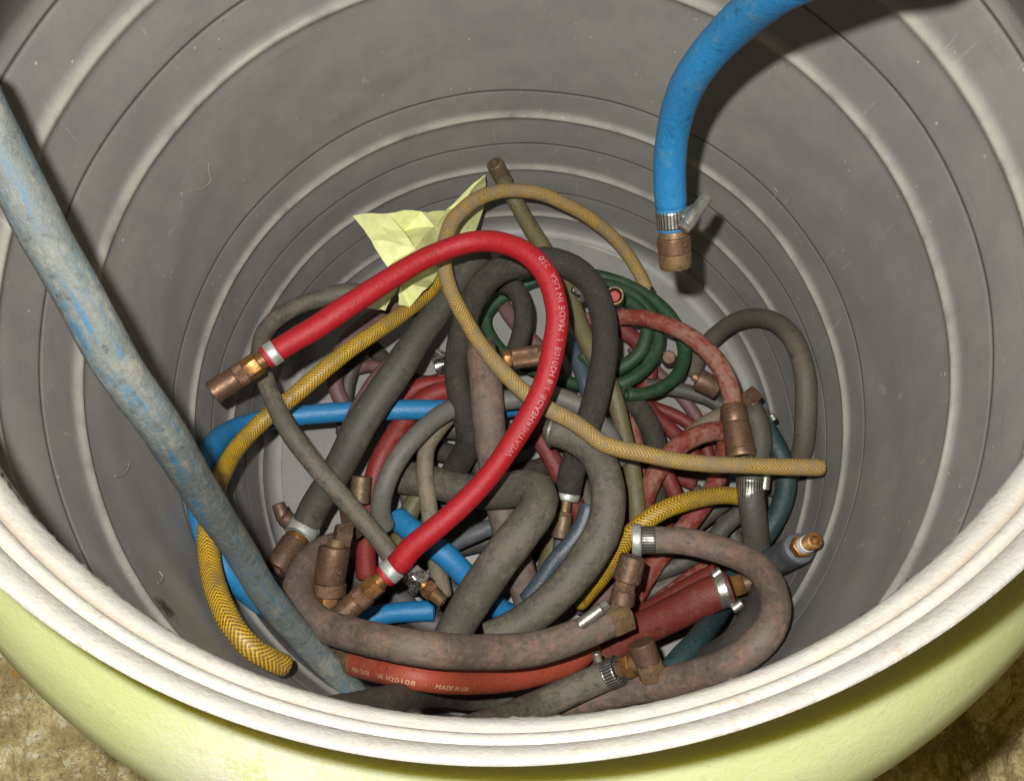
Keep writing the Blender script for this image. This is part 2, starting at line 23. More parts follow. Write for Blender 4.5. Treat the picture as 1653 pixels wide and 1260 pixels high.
 {'key': 'tan_thin_left', 'mat': 'tan_grey', 'r': 0.0084, 'p': [[-0.06546, 0.01372, -0.51727], [-0.07179, 0.0054, -0.51358], [-0.07778, -0.003, -0.51016], [-0.08322, -0.01162, -0.50716], [-0.08761, -0.02066, -0.50481], [-0.08952, -0.03046, -0.5033], [-0.08996, -0.04032, -0.50246], [-0.0898, -0.04998, -0.5024], [-0.08904, -0.05939, -0.50322], [-0.08817, -0.0686, -0.50495], [-0.08733, -0.07764, -0.50744], [-0.08649, -0.08658, -0.51055], [-0.08588, -0.09551, -0.51402], [-0.0854, -0.10444, -0.51764], [-0.0847, -0.1134, -0.5213], [-0.08372, -0.1223, -0.52503], [-0.08257, -0.13124, -0.52892], [-0.08128, -0.14014, -0.53304], [-0.0798, -0.14902, -0.53735], [-0.07818, -0.15792, -0.5418]], 'label': 'thin tan-grey hose running down between the grey arc and the blue hose'},
 {'key': 'olive_elbow', 'mat': 'olive', 'r': 0.01008, 'p': [[-0.08081, -0.04805, -0.56154], [-0.09008, -0.0523, -0.55807], [-0.09859, -0.05788, -0.55546], [-0.10601, -0.06479, -0.5542], [-0.11124, -0.07336, -0.55479], [-0.11539, -0.0824, -0.55692], [-0.11945, -0.09136, -0.56034], [-0.12351, -0.1003, -0.5647], [-0.12751, -0.10928, -0.56955]], 'label': 'short olive brown hose bent inside the light grey arc at the left centre'},
 {'key': 'fuzzy_loop', 'mat': 'fuzzy', 'r': 0.0126, 'p': [[-0.08358, -0.04836, -0.58864], [-0.07644, -0.04197, -0.57828], [-0.06941, -0.03576, -0.5675], [-0.06283, -0.0296, -0.55597], [-0.0565, -0.02366, -0.54373], [-0.05113, -0.01756, -0.53102], [-0.04836, -0.01078, -0.51845], [-0.04824, -0.0037, -0.507], [-0.04942, 0.00364, -0.49764], [-0.05082, 0.01165, -0.49132], [-0.05284, 0.02038, -0.48815], [-0.05508, 0.02993, -0.4877], [-0.05659, 0.04032, -0.48916], [-0.05692, 0.05118, -0.49146], [-0.05634, 0.06199, -0.49336], [-0.0551, 0.07241, -0.49403], [-0.05309, 0.08215, -0.49302], [-0.0504, 0.09117, -0.49034], [-0.04726, 0.0996, -0.48647], [-0.04374, 0.10763, -0.48213], [-0.03954, 0.1153, -0.47776], [-0.0345, 0.12258, -0.47376], [-0.02859, 0.12933, -0.4702], [-0.02153, 0.13516, -0.46715], [-0.01344, 0.13972, -0.46463], [-0.00462, 0.14294, -0.46256], [0.00479, 0.14434, -0.46099], [0.01422, 0.14543, -0.45948], [0.02369, 0.14633, -0.45802], [0.03321, 0.14602, -0.4569], [0.04259, 0.1442, -0.45618], [0.05149, 0.14059, -0.45581], [0.05981, 0.13569, -0.45559], [0.06723, 0.12939, -0.45545], [0.07322, 0.1216, -0.45545], [0.07787, 0.11287, -0.45545], [0.08114, 0.10346, -0.45545], [0.08322, 0.09366, -0.45539], [0.08459, 0.08375, -0.45531], [0.08512, 0.07386, -0.45536], [0.08476, 0.06409, -0.45562], [0.08403, 0.05449, -0.45623], [0.08268, 0.04519, -0.4573], [0.08078, 0.03618, -0.45875], [0.07848, 0.02738, -0.46063], [0.07608, 0.01879, -0.46284], [0.07361, 0.01039, -0.46558], [0.07101, 0.00221, -0.469], [0.06821, -0.00563, -0.47337], [0.0651, -0.0131, -0.47886], [0.06196, -0.02033, -0.48546], [0.05894, -0.02755, -0.49277], [0.05586, -0.03486, -0.50014], [0.05267, -0.04236, -0.50705], [0.0495, -0.0502, -0.51296], [0.04718, -0.05863, -0.5178], [0.04528, -0.06742, -0.52144]], 'label': 'textured black hose looped like an arch behind the bright red hose', 'tf': 'blackend', 'tp': [0.03604, -0.10707, -0.5276]},
 {'key': 'fuzzy_short', 'mat': 'fuzzy', 'r': 0.01008, 'p': [[-0.01666, 0.15722, -0.5264], [-0.00568, 0.14994, -0.51691], [0.00328, 0.14042, -0.50982], [0.00815, 0.12841, -0.50627], [0.01072, 0.1167, -0.50546], [0.01011, 0.10564, -0.50672], [0.00812, 0.09523, -0.50907], [0.00515, 0.08529, -0.51204], [0.00081, 0.07594, -0.5152]], 'label': 'short black textured hose inside the black arch above a brass hex fitting'},
 {'key': 'olive_straight', 'mat': 'olive', 'r': 0.00868, 'p': [[-0.00756, 0.26334, -0.48754], [-0.00339, 0.2581, -0.49675], [0.0012, 0.25155, -0.50366], [0.00622, 0.24366, -0.50817], [0.01103, 0.23447, -0.51064], [0.0156, 0.22448, -0.51184], [0.02038, 0.21428, -0.51232], [0.02562, 0.2042, -0.5124], [0.03083, 0.19412, -0.51226], [0.03553, 0.18379, -0.51209], [0.04021, 0.17349, -0.51176], [0.04502, 0.16327, -0.51125], [0.04973, 0.15305, -0.51061], [0.0541, 0.14272, -0.50985], [0.05776, 0.13216, -0.5091], [0.06062, 0.12138, -0.50837], [0.0632, 0.1106, -0.50764], [0.06605, 0.10004, -0.50694], [0.06896, 0.08966, -0.50638], [0.07204, 0.07949, -0.50599], [0.07568, 0.06969, -0.50579], [0.07986, 0.06031, -0.50582], [0.08408, 0.05113, -0.50613], [0.08845, 0.04214, -0.50674], [0.09237, 0.0331, -0.50778], [0.09517, 0.02377, -0.50932], [0.09738, 0.01445, -0.51134], [0.0994, 0.00515, -0.51377], [0.10114, -0.00409, -0.51657], [0.1029, -0.01327, -0.51948], [0.10497, -0.02248, -0.52217], [0.1071, -0.03178, -0.52424], [0.10867, -0.0413, -0.52542], [0.10945, -0.05107, -0.52578], [0.10984, -0.06084, -0.52581], [0.11018, -0.07053, -0.52609], [0.11057, -0.08005, -0.5271], [0.11096, -0.0894, -0.52906], [0.11172, -0.09862, -0.5318], [0.11262, -0.10777, -0.53505], [0.11354, -0.1169, -0.53861]], 'label': 'straight olive green hose slanting from its free end at the back to the right centre', 'hf': 'ferrule', 'hp': [-0.01212, 0.26751, -0.47636]},
 {'key': 'front_pink_grey', 'mat': 'redgrey', 'r': 0.01232, 'p': [[-0.16887, -0.1125, -0.49059], [-0.17492, -0.1157, -0.47886], [-0.1799, -0.12071, -0.46752], [-0.1834, -0.12743, -0.45648], [-0.18561, -0.13496, -0.44554], [-0.18662, -0.14294, -0.43487], [-0.18544, -0.15148, -0.42476], [-0.18211, -0.15999, -0.41532], [-0.17676, -0.16783, -0.40662], [-0.16974, -0.1745, -0.39864], [-0.16187, -0.17996, -0.39138], [-0.15336, -0.18404, -0.38447], [-0.14445, -0.1869, -0.37755], [-0.13555, -0.18939, -0.37033], [-0.12664, -0.1916, -0.36246], [-0.11774, -0.19359, -0.35378], [-0.10895, -0.19544, -0.34468], [-0.10044, -0.19718, -0.33589], [-0.09229, -0.19877, -0.32827], [-0.0847, -0.20026, -0.32301], [-0.07759, -0.20157, -0.32057], [-0.0709, -0.20283, -0.32122], [-0.06451, -0.20398, -0.3248], [-0.0583, -0.20502, -0.33093], [-0.05205, -0.20594, -0.33874], [-0.04567, -0.20667, -0.34723], [-0.03906, -0.20723, -0.35557], [-0.03226, -0.20768, -0.36324], [-0.02517, -0.20801, -0.36991], [-0.01795, -0.20824, -0.37565], [-0.01056, -0.20826, -0.38055], [-0.00305, -0.20796, -0.38475], [0.00451, -0.20726, -0.38839], [0.0121, -0.20611, -0.39161], [0.01968, -0.20454, -0.39452], [0.02724, -0.20255, -0.39729], [0.0348, -0.20026, -0.40006], [0.04242, -0.19788, -0.40289], [0.05006, -0.19536, -0.40566], [0.05774, -0.1927, -0.40818], [0.06544, -0.19004, -0.41031]], 'label': 'grimy pink-grey hose sweeping along the front of the pile to a hex elbow', 'tf': 'elbow', 'tp': [0.08235, -0.18458, -0.41345], 'ex': [('collar', 'cyl', 'copper_dark', [0.07533, -0.17723, -0.4112], [0.0778, -0.16653, -0.40799], 0.01008, 0.00952), ('nut', 'hex', 'brass_dull', [0.07724, -0.16791, -0.4084], [0.08073, -0.15632, -0.40493], 0.00896, 0.00896), ('sleeve', 'cyl', 'copper_dark', [0.08006, -0.16005, -0.40605], [0.08635, -0.14105, -0.40037], 0.0112, 0.01036), ('screw_housing', 'cyl', 'steel', [0.03943, -0.19189, -0.39286], [0.05799, -0.17996, -0.38938], 0.00476, 0.00448), ('screw_head', 'hex', 'steel', [0.05757, -0.18023, -0.39562], [0.06349, -0.17635, -0.39448], 0.00392, 0.00392)]},
 {'key': 'right_brown_loop', 'mat': 'redgrey', 'r': 0.0112, 'p': [[0.11021, -0.12424, -0.44828], [0.11847, -0.12491, -0.44657], [0.12656, -0.12569, -0.4443], [0.13446, -0.12684, -0.44156], [0.14204, -0.12874, -0.43848], [0.1493, -0.13132, -0.43509], [0.15621, -0.13423, -0.43131], [0.1629, -0.13723, -0.42694], [0.16909, -0.14056, -0.42174], [0.17458, -0.14448, -0.41549], [0.17923, -0.14896, -0.40793], [0.1827, -0.1542, -0.39894], [0.18444, -0.1605, -0.38867], [0.18435, -0.16755, -0.37764], [0.18287, -0.17486, -0.36649], [0.18029, -0.18214, -0.35619], [0.17665, -0.1892, -0.34754], [0.17209, -0.19569, -0.34124], [0.16713, -0.20154, -0.33743], [0.16192, -0.2067, -0.33606], [0.15669, -0.21118, -0.33695], [0.15154, -0.21515, -0.34], [0.1465, -0.21871, -0.34485], [0.14151, -0.22196, -0.3512], [0.1365, -0.22481, -0.35874], [0.13135, -0.22733, -0.36716], [0.126, -0.22949, -0.37596], [0.1204, -0.23148, -0.38469], [0.11452, -0.23332, -0.39304], [0.10836, -0.23514, -0.40096], [0.102, -0.23696, -0.40866], [0.09545, -0.2387, -0.41636], [0.08873, -0.24044, -0.42414], [0.08184, -0.24212, -0.43182], [0.07473, -0.24382, -0.4391], [0.06737, -0.24556, -0.44573], [0.05984, -0.24727, -0.45167], [0.05214, -0.24892, -0.45696], [0.04424, -0.25043, -0.46172], [0.0362, -0.25166, -0.46595], [0.028, -0.25259, -0.46976], [0.01971, -0.25343, -0.47312], [0.0114, -0.25455, -0.47586], [0.00311, -0.25623, -0.47723], [-0.00504, -0.25827, -0.47597], [-0.01294, -0.26026, -0.47062], [-0.02055, -0.26183, -0.46012], [-0.02772, -0.26267, -0.44402], [-0.03433, -0.26272, -0.42319], [-0.04032, -0.26228, -0.39942], [-0.04567, -0.26149, -0.37408], [-0.0504, -0.26051, -0.34812]], 'label': 'grimy reddish-brown hose looping round the lower right to the front rim', 'hf': 'slotclamp', 'hp': [0.0931, -0.12326, -0.45055]},
 {'key': 'red_arc_right', 'mat': 'red_pale', 'r': 0.00868, 'p': [[0.07347, 0.11836, -0.55367], [0.08324, 0.11768, -0.54608], [0.0929, 0.11631, -0.53847], [0.10242, 0.11346, -0.53096], [0.11178, 0.11015, -0.52349], [0.1209, 0.10702, -0.51615], [0.12984, 0.10293, -0.50966], [0.13846, 0.09792, -0.5042], [0.14683, 0.09257, -0.49966], [0.15504, 0.08708, -0.49588], [0.1629, 0.08114, -0.49266], [0.17021, 0.07451, -0.48994], [0.17688, 0.0672, -0.48754], [0.18298, 0.05942, -0.4853], [0.18838, 0.05113, -0.4832], [0.19295, 0.04231, -0.48126], [0.19631, 0.03293, -0.47961], [0.19874, 0.0233, -0.4783], [0.20026, 0.01355, -0.47743], [0.2007, 0.00375, -0.47695], [0.2007, -0.00596, -0.47676]], 'label': 'red hose with a pale dusty underside arching into a large brown coupler at right', 'tf': 'cup', 'tp': [0.20174, -0.05132, -0.47348]},
 {'key': 'green_coil', 'mat': 'green', 'r': 0.007, 'p': [[0.11186, 0.03105, -0.53715], [0.12233, 0.03175, -0.53973], [0.13286, 0.03349, -0.5423], [0.14325, 0.03685, -0.54491], [0.1533, 0.042, -0.54762], [0.16265, 0.04889, -0.55054], [0.17041, 0.0579, -0.55342], [0.17595, 0.06863, -0.55611], [0.1792, 0.08022, -0.55863], [0.17931, 0.09201, -0.56076], [0.17744, 0.10346, -0.56255], [0.17424, 0.11449, -0.56406], [0.16971, 0.12494, -0.56552], [0.16388, 0.13468, -0.5672], [0.15705, 0.1437, -0.56918], [0.14935, 0.15198, -0.57148], [0.14104, 0.15963, -0.57397], [0.13222, 0.16668, -0.57644], [0.12286, 0.17296, -0.57887], [0.11306, 0.1785, -0.58117], [0.10293, 0.18334, -0.5833], [0.09243, 0.18729, -0.58528], [0.08162, 0.18998, -0.58722], [0.07059, 0.19158, -0.58906], [0.05944, 0.19208, -0.59077], [0.0483, 0.19146, -0.59228], [0.03721, 0.18984, -0.59349], [0.02624, 0.18726, -0.59433], [0.01548, 0.18362, -0.5948], [0.0051, 0.17889, -0.59497], [-0.00493, 0.17321, -0.59483], [-0.01442, 0.1666, -0.59452], [-0.02302, 0.1587, -0.59408], [-0.0299, 0.14916, -0.5936], [-0.03164, 0.13748, -0.5931], [-0.02817, 0.12586, -0.59212], [-0.02288, 0.11491, -0.59063], [-0.01616, 0.10494, -0.58881], [-0.00812, 0.09629, -0.58663], [0.0007, 0.0887, -0.58425], [0.00988, 0.08187, -0.5817], [0.01926, 0.07557, -0.57898], [0.02881, 0.0698, -0.57613], [0.03844, 0.06448, -0.57313], [0.04819, 0.05972, -0.56991], [0.05799, 0.05547, -0.56641], [0.06784, 0.0518, -0.56249], [0.07773, 0.04894, -0.55832], [0.08764, 0.0471, -0.55437], [0.09761, 0.04628, -0.55132], [0.10769, 0.04676, -0.54978], [0.11729, 0.05043, -0.54936], [0.12662, 0.05594, -0.55009], [0.13535, 0.06292, -0.5516], [0.14252, 0.07193, -0.55314], [0.14826, 0.08204, -0.5546], [0.15187, 0.09307, -0.55574], [0.15308, 0.10458, -0.55667], [0.1519, 0.11598, -0.55754], [0.14818, 0.12673, -0.55866], [0.14288, 0.13681, -0.56011], [0.13636, 0.1461, -0.56204], [0.12844, 0.15417, -0.56465], [0.1195, 0.16103, -0.56798], [0.10996, 0.16682, -0.57187], [0.09985, 0.171, -0.57644], [0.08946, 0.17461, -0.58131]], 'label': 'coiled thin dark green hose at the back right of the pile'},
 {'key': 'green_inner', 'mat': 'green', 'r': 0.007, 'p': [[0.0705, 0.08092, -0.54639], [0.07708, 0.07305, -0.55014], [0.08506, 0.06647, -0.55345], [0.09517, 0.06314, -0.55544], [0.10584, 0.0644, -0.55552], [0.11558, 0.06885, -0.55406], [0.1246, 0.07445, -0.55216], [0.13213, 0.08187, -0.55006], [0.13714, 0.09148, -0.54827], [0.13972, 0.1024, -0.54734], [0.13922, 0.11396, -0.54751], [0.13558, 0.12522, -0.54894], [0.12897, 0.13504, -0.55177], [0.12054, 0.14305, -0.55574], [0.11066, 0.14829, -0.56084], [0.10032, 0.15257, -0.56636]], 'label': 'short dark green hose arc lying inside the longer green coil'},
 {'key': 'brown_right_loop', 'mat': 'brown_grey', 'r': 0.00952, 'p': [[0.19729, 0.07244, -0.6104], [0.20003, 0.08123, -0.60346], [0.20314, 0.08957, -0.5962], [0.2081, 0.09643, -0.5885], [0.2144, 0.10144, -0.5801], [0.2205, 0.10545, -0.57036], [0.2266, 0.10802, -0.5593], [0.23293, 0.10839, -0.54712], [0.23918, 0.10651, -0.53382], [0.24511, 0.102, -0.52004], [0.25049, 0.09545, -0.50644], [0.25516, 0.08697, -0.49389], [0.25894, 0.0772, -0.48334], [0.26172, 0.06675, -0.47522], [0.26356, 0.05611, -0.4695], [0.26496, 0.04578, -0.466], [0.26606, 0.0359, -0.46452], [0.26681, 0.0264, -0.46455], [0.26729, 0.01719, -0.46584], [0.26732, 0.00826, -0.46808], [0.26698, -0.00048, -0.47099], [0.26673, -0.00907, -0.4744], [0.26653, -0.01758, -0.47832], [0.26636, -0.0259, -0.483], [0.26628, -0.03399, -0.48888], [0.26622, -0.04172, -0.49641], [0.26519, -0.04869, -0.50571], [0.26258, -0.05435, -0.5166], [0.25964, -0.0595, -0.5287], [0.25637, -0.06437, -0.54141], [0.2529, -0.06927, -0.5544]], 'label': 'brown-grey hose arching against the right wall of the drum'},
 {'key': 'teal_right', 'mat': 'teal', 'r': 0.00952, 'p': [[0.23246, -0.00608, -0.50431], [0.23551, -0.01515, -0.50296], [0.23839, -0.02425, -0.50128], [0.24119, -0.03329, -0.49955], [0.2438, -0.04225, -0.4982], [0.24587, -0.05127, -0.4979], [0.24749, -0.06023, -0.4989], [0.24816, -0.0691, -0.50123], [0.24741, -0.07781, -0.50464], [0.24542, -0.08618, -0.50859], [0.24245, -0.09425, -0.51268], [0.23859, -0.10195, -0.51657], [0.23377, -0.10931, -0.5199], [0.22842, -0.11654, -0.52251], [0.22243, -0.12359, -0.52408], [0.21599, -0.13068, -0.52438], [0.20916, -0.13784, -0.5231], [0.20205, -0.1451, -0.5203], [0.19519, -0.15271, -0.51615], [0.18878, -0.16072, -0.51072], [0.18239, -0.16876, -0.50392], [0.17559, -0.17657, -0.49554], [0.16811, -0.18399, -0.48535], [0.15999, -0.19088, -0.47337], [0.15162, -0.19729, -0.46049], [0.14347, -0.20336, -0.44834], [0.1358, -0.2091, -0.43831], [0.12846, -0.21428, -0.43117], [0.12141, -0.21916, -0.42636], [0.11525, -0.22453, -0.42294], [0.1094, -0.22996, -0.42003]], 'label': 'dark teal hose bending down the right side under the brown loop', 'hf': 'tealend', 'hp': [0.22484, 0.01473, -0.50616], 'ex': [('elbow_block', 'hex', 'copper_dark', [0.21662, 0.00641, -0.50861], [0.23347, 0.01897, -0.50493], 0.00952, 0.0084), ('clamp_screw', 'cyl', 'steel', [0.2394, -0.00727, -0.49184], [0.24265, -0.01303, -0.49359], 0.00308, 0.00308)]},
 {'key': 'red_clamped', 'mat': 'red_brick', 'r': 0.01456, 'p': [[0.04894, -0.22543, -0.52917], [0.0569, -0.22123, -0.52492], [0.06476, -0.21703, -0.52058], [0.07252, -0.21283, -0.51601], [0.08014, -0.20852, -0.51122], [0.08758, -0.20423, -0.50624], [0.09503, -0.20006, -0.50114], [0.10251, -0.1962, -0.49599], [0.11004, -0.1927, -0.49081], [0.11749, -0.18939, -0.48552], [0.12488, -0.18614, -0.48012], [0.1321, -0.18281, -0.47468], [0.13919, -0.1794, -0.4695], [0.1463, -0.17601, -0.46477], [0.15355, -0.17279, -0.46074], [0.16089, -0.16971, -0.45735], [0.16853, -0.16708, -0.45466]], 'label': 'thick brick red hose with a bolted band clamp pointing right', 'tf': 'bandclamp', 'tp': [0.19298, -0.16125, -0.4494], 'ex': [('clamp_bolt', 'cyl', 'steel', [0.15655, -0.15758, -0.44296], [0.16404, -0.15243, -0.44146], 0.00392, 0.00392), ('clamp_bolt', 'cyl', 'steel', [0.17185, -0.1845, -0.45115], [0.1804, -0.1789, -0.44952], 0.00392, 0.00392)]},
 {'key': 'red_second', 'mat': 'red_brick', 'r': 0.01008, 'p': [[0.07801, -0.20684, -0.5509], [0.08543, -0.20045, -0.54659], [0.0929, -0.19426, -0.54228], [0.10097, -0.18892, -0.53816], [0.10951, -0.18449, -0.53424], [0.11816, -0.18043, -0.5304], [0.12667, -0.17626, -0.52646], [0.1349, -0.17172, -0.52231], [0.14294, -0.16708, -0.51797], [0.15092, -0.1626, -0.51344], [0.15896, -0.15851, -0.5087], [0.16708, -0.15492, -0.50383], [0.17511, -0.15148, -0.49885]], 'label': 'brick red hose lying just above the thick clamped red hose'},
 {'key': 'red_pink_right', 'mat': 'red_pale', 'r': 0.00952, 'p': [[0.21736, 0.0089, -0.55306], [0.21456, -0.00202, -0.55093], [0.21171, -0.01282, -0.54863], [0.20843, -0.02349, -0.54614], [0.20488, -0.03399, -0.54345], [0.20084, -0.04421, -0.54082], [0.19603, -0.05398, -0.53833], [0.19057, -0.06322, -0.5362], [0.18469, -0.07196, -0.53455], [0.17853, -0.08022, -0.53343], [0.17203, -0.08798, -0.53276], [0.16531, -0.09534, -0.53256], [0.15859, -0.10245, -0.53281], [0.15187, -0.10942, -0.53343], [0.14504, -0.11614, -0.53432], [0.13821, -0.12278, -0.53547], [0.13157, -0.12953, -0.53687], [0.12538, -0.13658, -0.53855], [0.11978, -0.144, -0.54057], [0.11458, -0.15165, -0.54303], [0.10945, -0.15929, -0.54589], [0.10436, -0.16691, -0.54919], [0.09943, -0.17461, -0.55294], [0.09475, -0.1825, -0.55709], [0.09041, -0.19057, -0.56154], [0.08613, -0.19872, -0.56613]], 'label': 'pale red hose running down from behind the large brown coupler at right'},
 {'key': 'red_pink_right2', 'mat': 'red_pale', 'r': 0.00896, 'p': [[0.19796, -0.12029, -0.56988], [0.1906, -0.1283, -0.56795], [0.18312, -0.13597, -0.56619], [0.17492, -0.14277, -0.56462], [0.16632, -0.14882, -0.56344], [0.15775, -0.15453, -0.56291], [0.1493, -0.16013, -0.56305], [0.1409, -0.16556, -0.56381], [0.13255, -0.17091, -0.56512], [0.12446, -0.17643, -0.567], [0.11656, -0.1822, -0.56924], [0.10875, -0.18805, -0.57168]], 'label': 'faded pink-red hose low among grey hoses at the lower right'},
 {'key': 'pink_arc', 'mat': 'red_pale', 'r': 0.00952, 'p': [[0.11911, -0.08896, -0.54813], [0.12051, -0.08008, -0.54214], [0.12247, -0.0714, -0.53631], [0.1258, -0.06317, -0.53094], [0.13034, -0.05544, -0.52626], [0.13563, -0.04799, -0.52245], [0.1416, -0.0408, -0.51968], [0.14832, -0.03385, -0.518], [0.15618, -0.02769, -0.51764], [0.16514, -0.02257, -0.51845], [0.17483, -0.01834, -0.52024], [0.18514, -0.01515, -0.52287], [0.19586, -0.01322, -0.52618], [0.2067, -0.01313, -0.53015], [0.21756, -0.01394, -0.53446]], 'label': 'pale red hose curving below the tan braided hose toward the brown coupler'},
 {'key': 'red_inner', 'mat': 'red_dark', 'r': 0.0084, 'p': [[0.09758, 0.12872, -0.5558], [0.10539, 0.1218, -0.55896], [0.11329, 0.11502, -0.56249], [0.12155, 0.10875, -0.56658], [0.13023, 0.10296, -0.57126], [0.13689, 0.09548, -0.577], [0.14221, 0.08716, -0.58304], [0.14622, 0.07809, -0.58873], [0.14697, 0.06821, -0.59349], [0.14204, 0.0588, -0.59629], [0.13681, 0.04894, -0.59741], [0.13782, 0.03816, -0.59721], [0.14386, 0.02881, -0.59534], [0.15033, 0.0198, -0.59259], [0.15722, 0.01134, -0.58946], [0.16386, 0.00286, -0.58646], [0.16999, -0.00594, -0.584], [0.17573, -0.01484, -0.58212], [0.18088, -0.024, -0.58089], [0.18544, -0.03338, -0.58008], [0.18992, -0.0427, -0.57952]], 'label': 'dark red hose winding under the green coil'},
 {'key': 'red_stub_right', 'mat': 'red_dark', 'r': 0.00784, 'p': [[0.13916, -0.03934, -0.53707], [0.14294, -0.04973, -0.53732], [0.14683, -0.05992, -0.53847], [0.15078, -0.06989, -0.54121], [0.15366, -0.08, -0.54575], [0.15624, -0.09013, -0.55152]], 'label': 'short dark red hose just above the golden hose at right'},
 {'key': 'grey_vert_right', 'mat': 'grey_dark', 'r': 0.01176, 'p': [[0.22005, -0.00274, -0.48737], [0.22254, -0.01212, -0.48656], [0.2242, -0.02167, -0.48594], [0.22428, -0.03139, -0.48569], [0.22285, -0.04099, -0.48563], [0.21941, -0.0502, -0.48552], [0.21512, -0.05908, -0.48527], [0.21176, -0.06818, -0.48513], [0.20997, -0.07742, -0.48546], [0.20936, -0.08655, -0.48661], [0.20989, -0.09548, -0.48891], [0.21106, -0.10422, -0.49255], [0.21238, -0.11284, -0.49739], [0.21384, -0.12144, -0.50313], [0.21543, -0.13009, -0.50932]], 'label': 'dark grey hose with a slotted clamp standing beside the teal hose', 'ex': [('slotted_band', 'slot', 'steel', [0.2099, -0.06875, -0.48285], [0.20855, -0.08552, -0.48789], 0.0126, 0.0126), ('screw_housing', 'cyl', 'steel', [0.22379, -0.06615, -0.47874], [0.22088, -0.08008, -0.48291], 0.0042, 0.00476)]},
 {'key': 'grey_right_a', 'mat': 'grey_dark', 'r': 0.0084, 'p': [[0.22266, -0.08548, -0.55294], [0.21412, -0.09178, -0.55272], [0.20566, -0.09808, -0.55247], [0.19754, -0.10469, -0.5523], [0.19015, -0.11194, -0.55238], [0.18273, -0.11903, -0.55261], [0.17458, -0.12516, -0.55289], [0.1659, -0.1304, -0.55336], [0.15697, -0.13493, -0.55426], [0.14784, -0.13874, -0.55555], [0.13846, -0.14168, -0.5572], [0.12902, -0.14417, -0.55922], [0.11953, -0.14638, -0.56148], [0.10996, -0.14837, -0.56384]], 'label': 'dark grey hose just below the golden hose at right'},
 {'key': 'grey_right_b', 'mat': 'grey_dark', 'r': 0.00896, 'p': [[0.2147, -0.07028, -0.5759], [0.2058, -0.07641, -0.5761], [0.19695, -0.08252, -0.57641], [0.18824, -0.08862, -0.57697], [0.17956, -0.09464, -0.57772], [0.17102, -0.10074, -0.57868], [0.16324, -0.1076, -0.57991], [0.15669, -0.11558, -0.58145], [0.15078, -0.12398, -0.58304], [0.14437, -0.13199, -0.58456], [0.1377, -0.13978, -0.58618], [0.13096, -0.14742, -0.58814], [0.12393, -0.1547, -0.59044], [0.11606, -0.16106, -0.59287], [0.10746, -0.16649, -0.59528]], 'label': 'dark grey hose deep in the gap right of the screw coupler'},
 {'key': 'grey_right_c', 'mat': 'grey', 'r': 0.0084, 'p': [[0.20272, -0.13451, -0.58411], [0.19247, -0.1379, -0.58254], [0.18228, -0.14126, -0.58086], [0.17212, -0.14468, -0.5791], [0.16215, -0.14834, -0.57744], [0.1524, -0.15224, -0.57616], [0.14269, -0.15579, -0.57532], [0.13294, -0.15873, -0.57506], [0.12314, -0.161, -0.57546], [0.11329, -0.16187, -0.57641], [0.10343, -0.16136, -0.57772], [0.09363, -0.16055, -0.57938]], 'label': 'grey hose curving below the slotted clamp end of the brown loop'},
 {'key': 'coupler_grey', 'mat': 'grey_blue', 'r': 0.01232, 'p': [[0.19275, -0.16439, -0.47606], [0.1995, -0.15744, -0.47558], [0.20616, -0.15162, -0.47177], [0.21185, -0.14725, -0.46245], [0.21616, -0.14454, -0.44764], [0.21893, -0.14221, -0.42916], [0.22058, -0.13972, -0.40914]], 'label': 'short blue-grey hose with a white-taped brass thread pointing right', 'tf': 'taped', 'tp': [0.22252, -0.13703, -0.37598]},
 {'key': 'dark_lower_right', 'mat': 'fuzzy', 'r': 0.01176, 'p': [[0.19261, -0.17217, -0.42188], [0.1857, -0.1801, -0.40754], [0.17928, -0.18757, -0.395], [0.17284, -0.19435, -0.3855], [0.16657, -0.20014, -0.381], [0.16108, -0.20538, -0.38161], [0.15641, -0.2102, -0.38744], [0.15226, -0.21448, -0.39813], [0.14823, -0.21826, -0.41191], [0.14414, -0.22179, -0.42762], [0.13966, -0.2249, -0.44422], [0.13479, -0.22784, -0.46102], [0.12958, -0.23089, -0.47785]], 'label': 'dark grey hose inside the curve of the brown loop at lower right'},
 {'key': 'orange_front', 'mat': 'red_orange', 'r': 0.01036, 'p': [[-0.13314, -0.21174, -0.40533], [-0.12328, -0.21372, -0.39396], [-0.11362, -0.2154, -0.3824], [-0.10438, -0.21706, -0.37167], [-0.0957, -0.21871, -0.36291], [-0.08767, -0.22028, -0.35725], [-0.08028, -0.2217, -0.35566], [-0.07336, -0.22308, -0.35818], [-0.06681, -0.22445, -0.36442], [-0.06034, -0.22582, -0.37352], [-0.05382, -0.22719, -0.38441], [-0.04704, -0.22834, -0.39589], [-0.03998, -0.2291, -0.40695], [-0.03259, -0.22954, -0.41703], [-0.02495, -0.22971, -0.42596], [-0.01705, -0.22966, -0.43383], [-0.00899, -0.22926, -0.44075], [-0.00078, -0.22845, -0.44702], [0.00748, -0.22722, -0.45301], [0.01585, -0.22565, -0.45892], [0.02436, -0.224, -0.46505], [0.0329, -0.22184, -0.4713], [0.04099, -0.21832, -0.47743], [0.04838, -0.2133, -0.48339], [0.05564, -0.20787, -0.48936]], 'label': 'orange-red hose with tan lettering along the front of the pile', 'hf': 'brassband', 'hp': [-0.15534, -0.20594, -0.42829]},
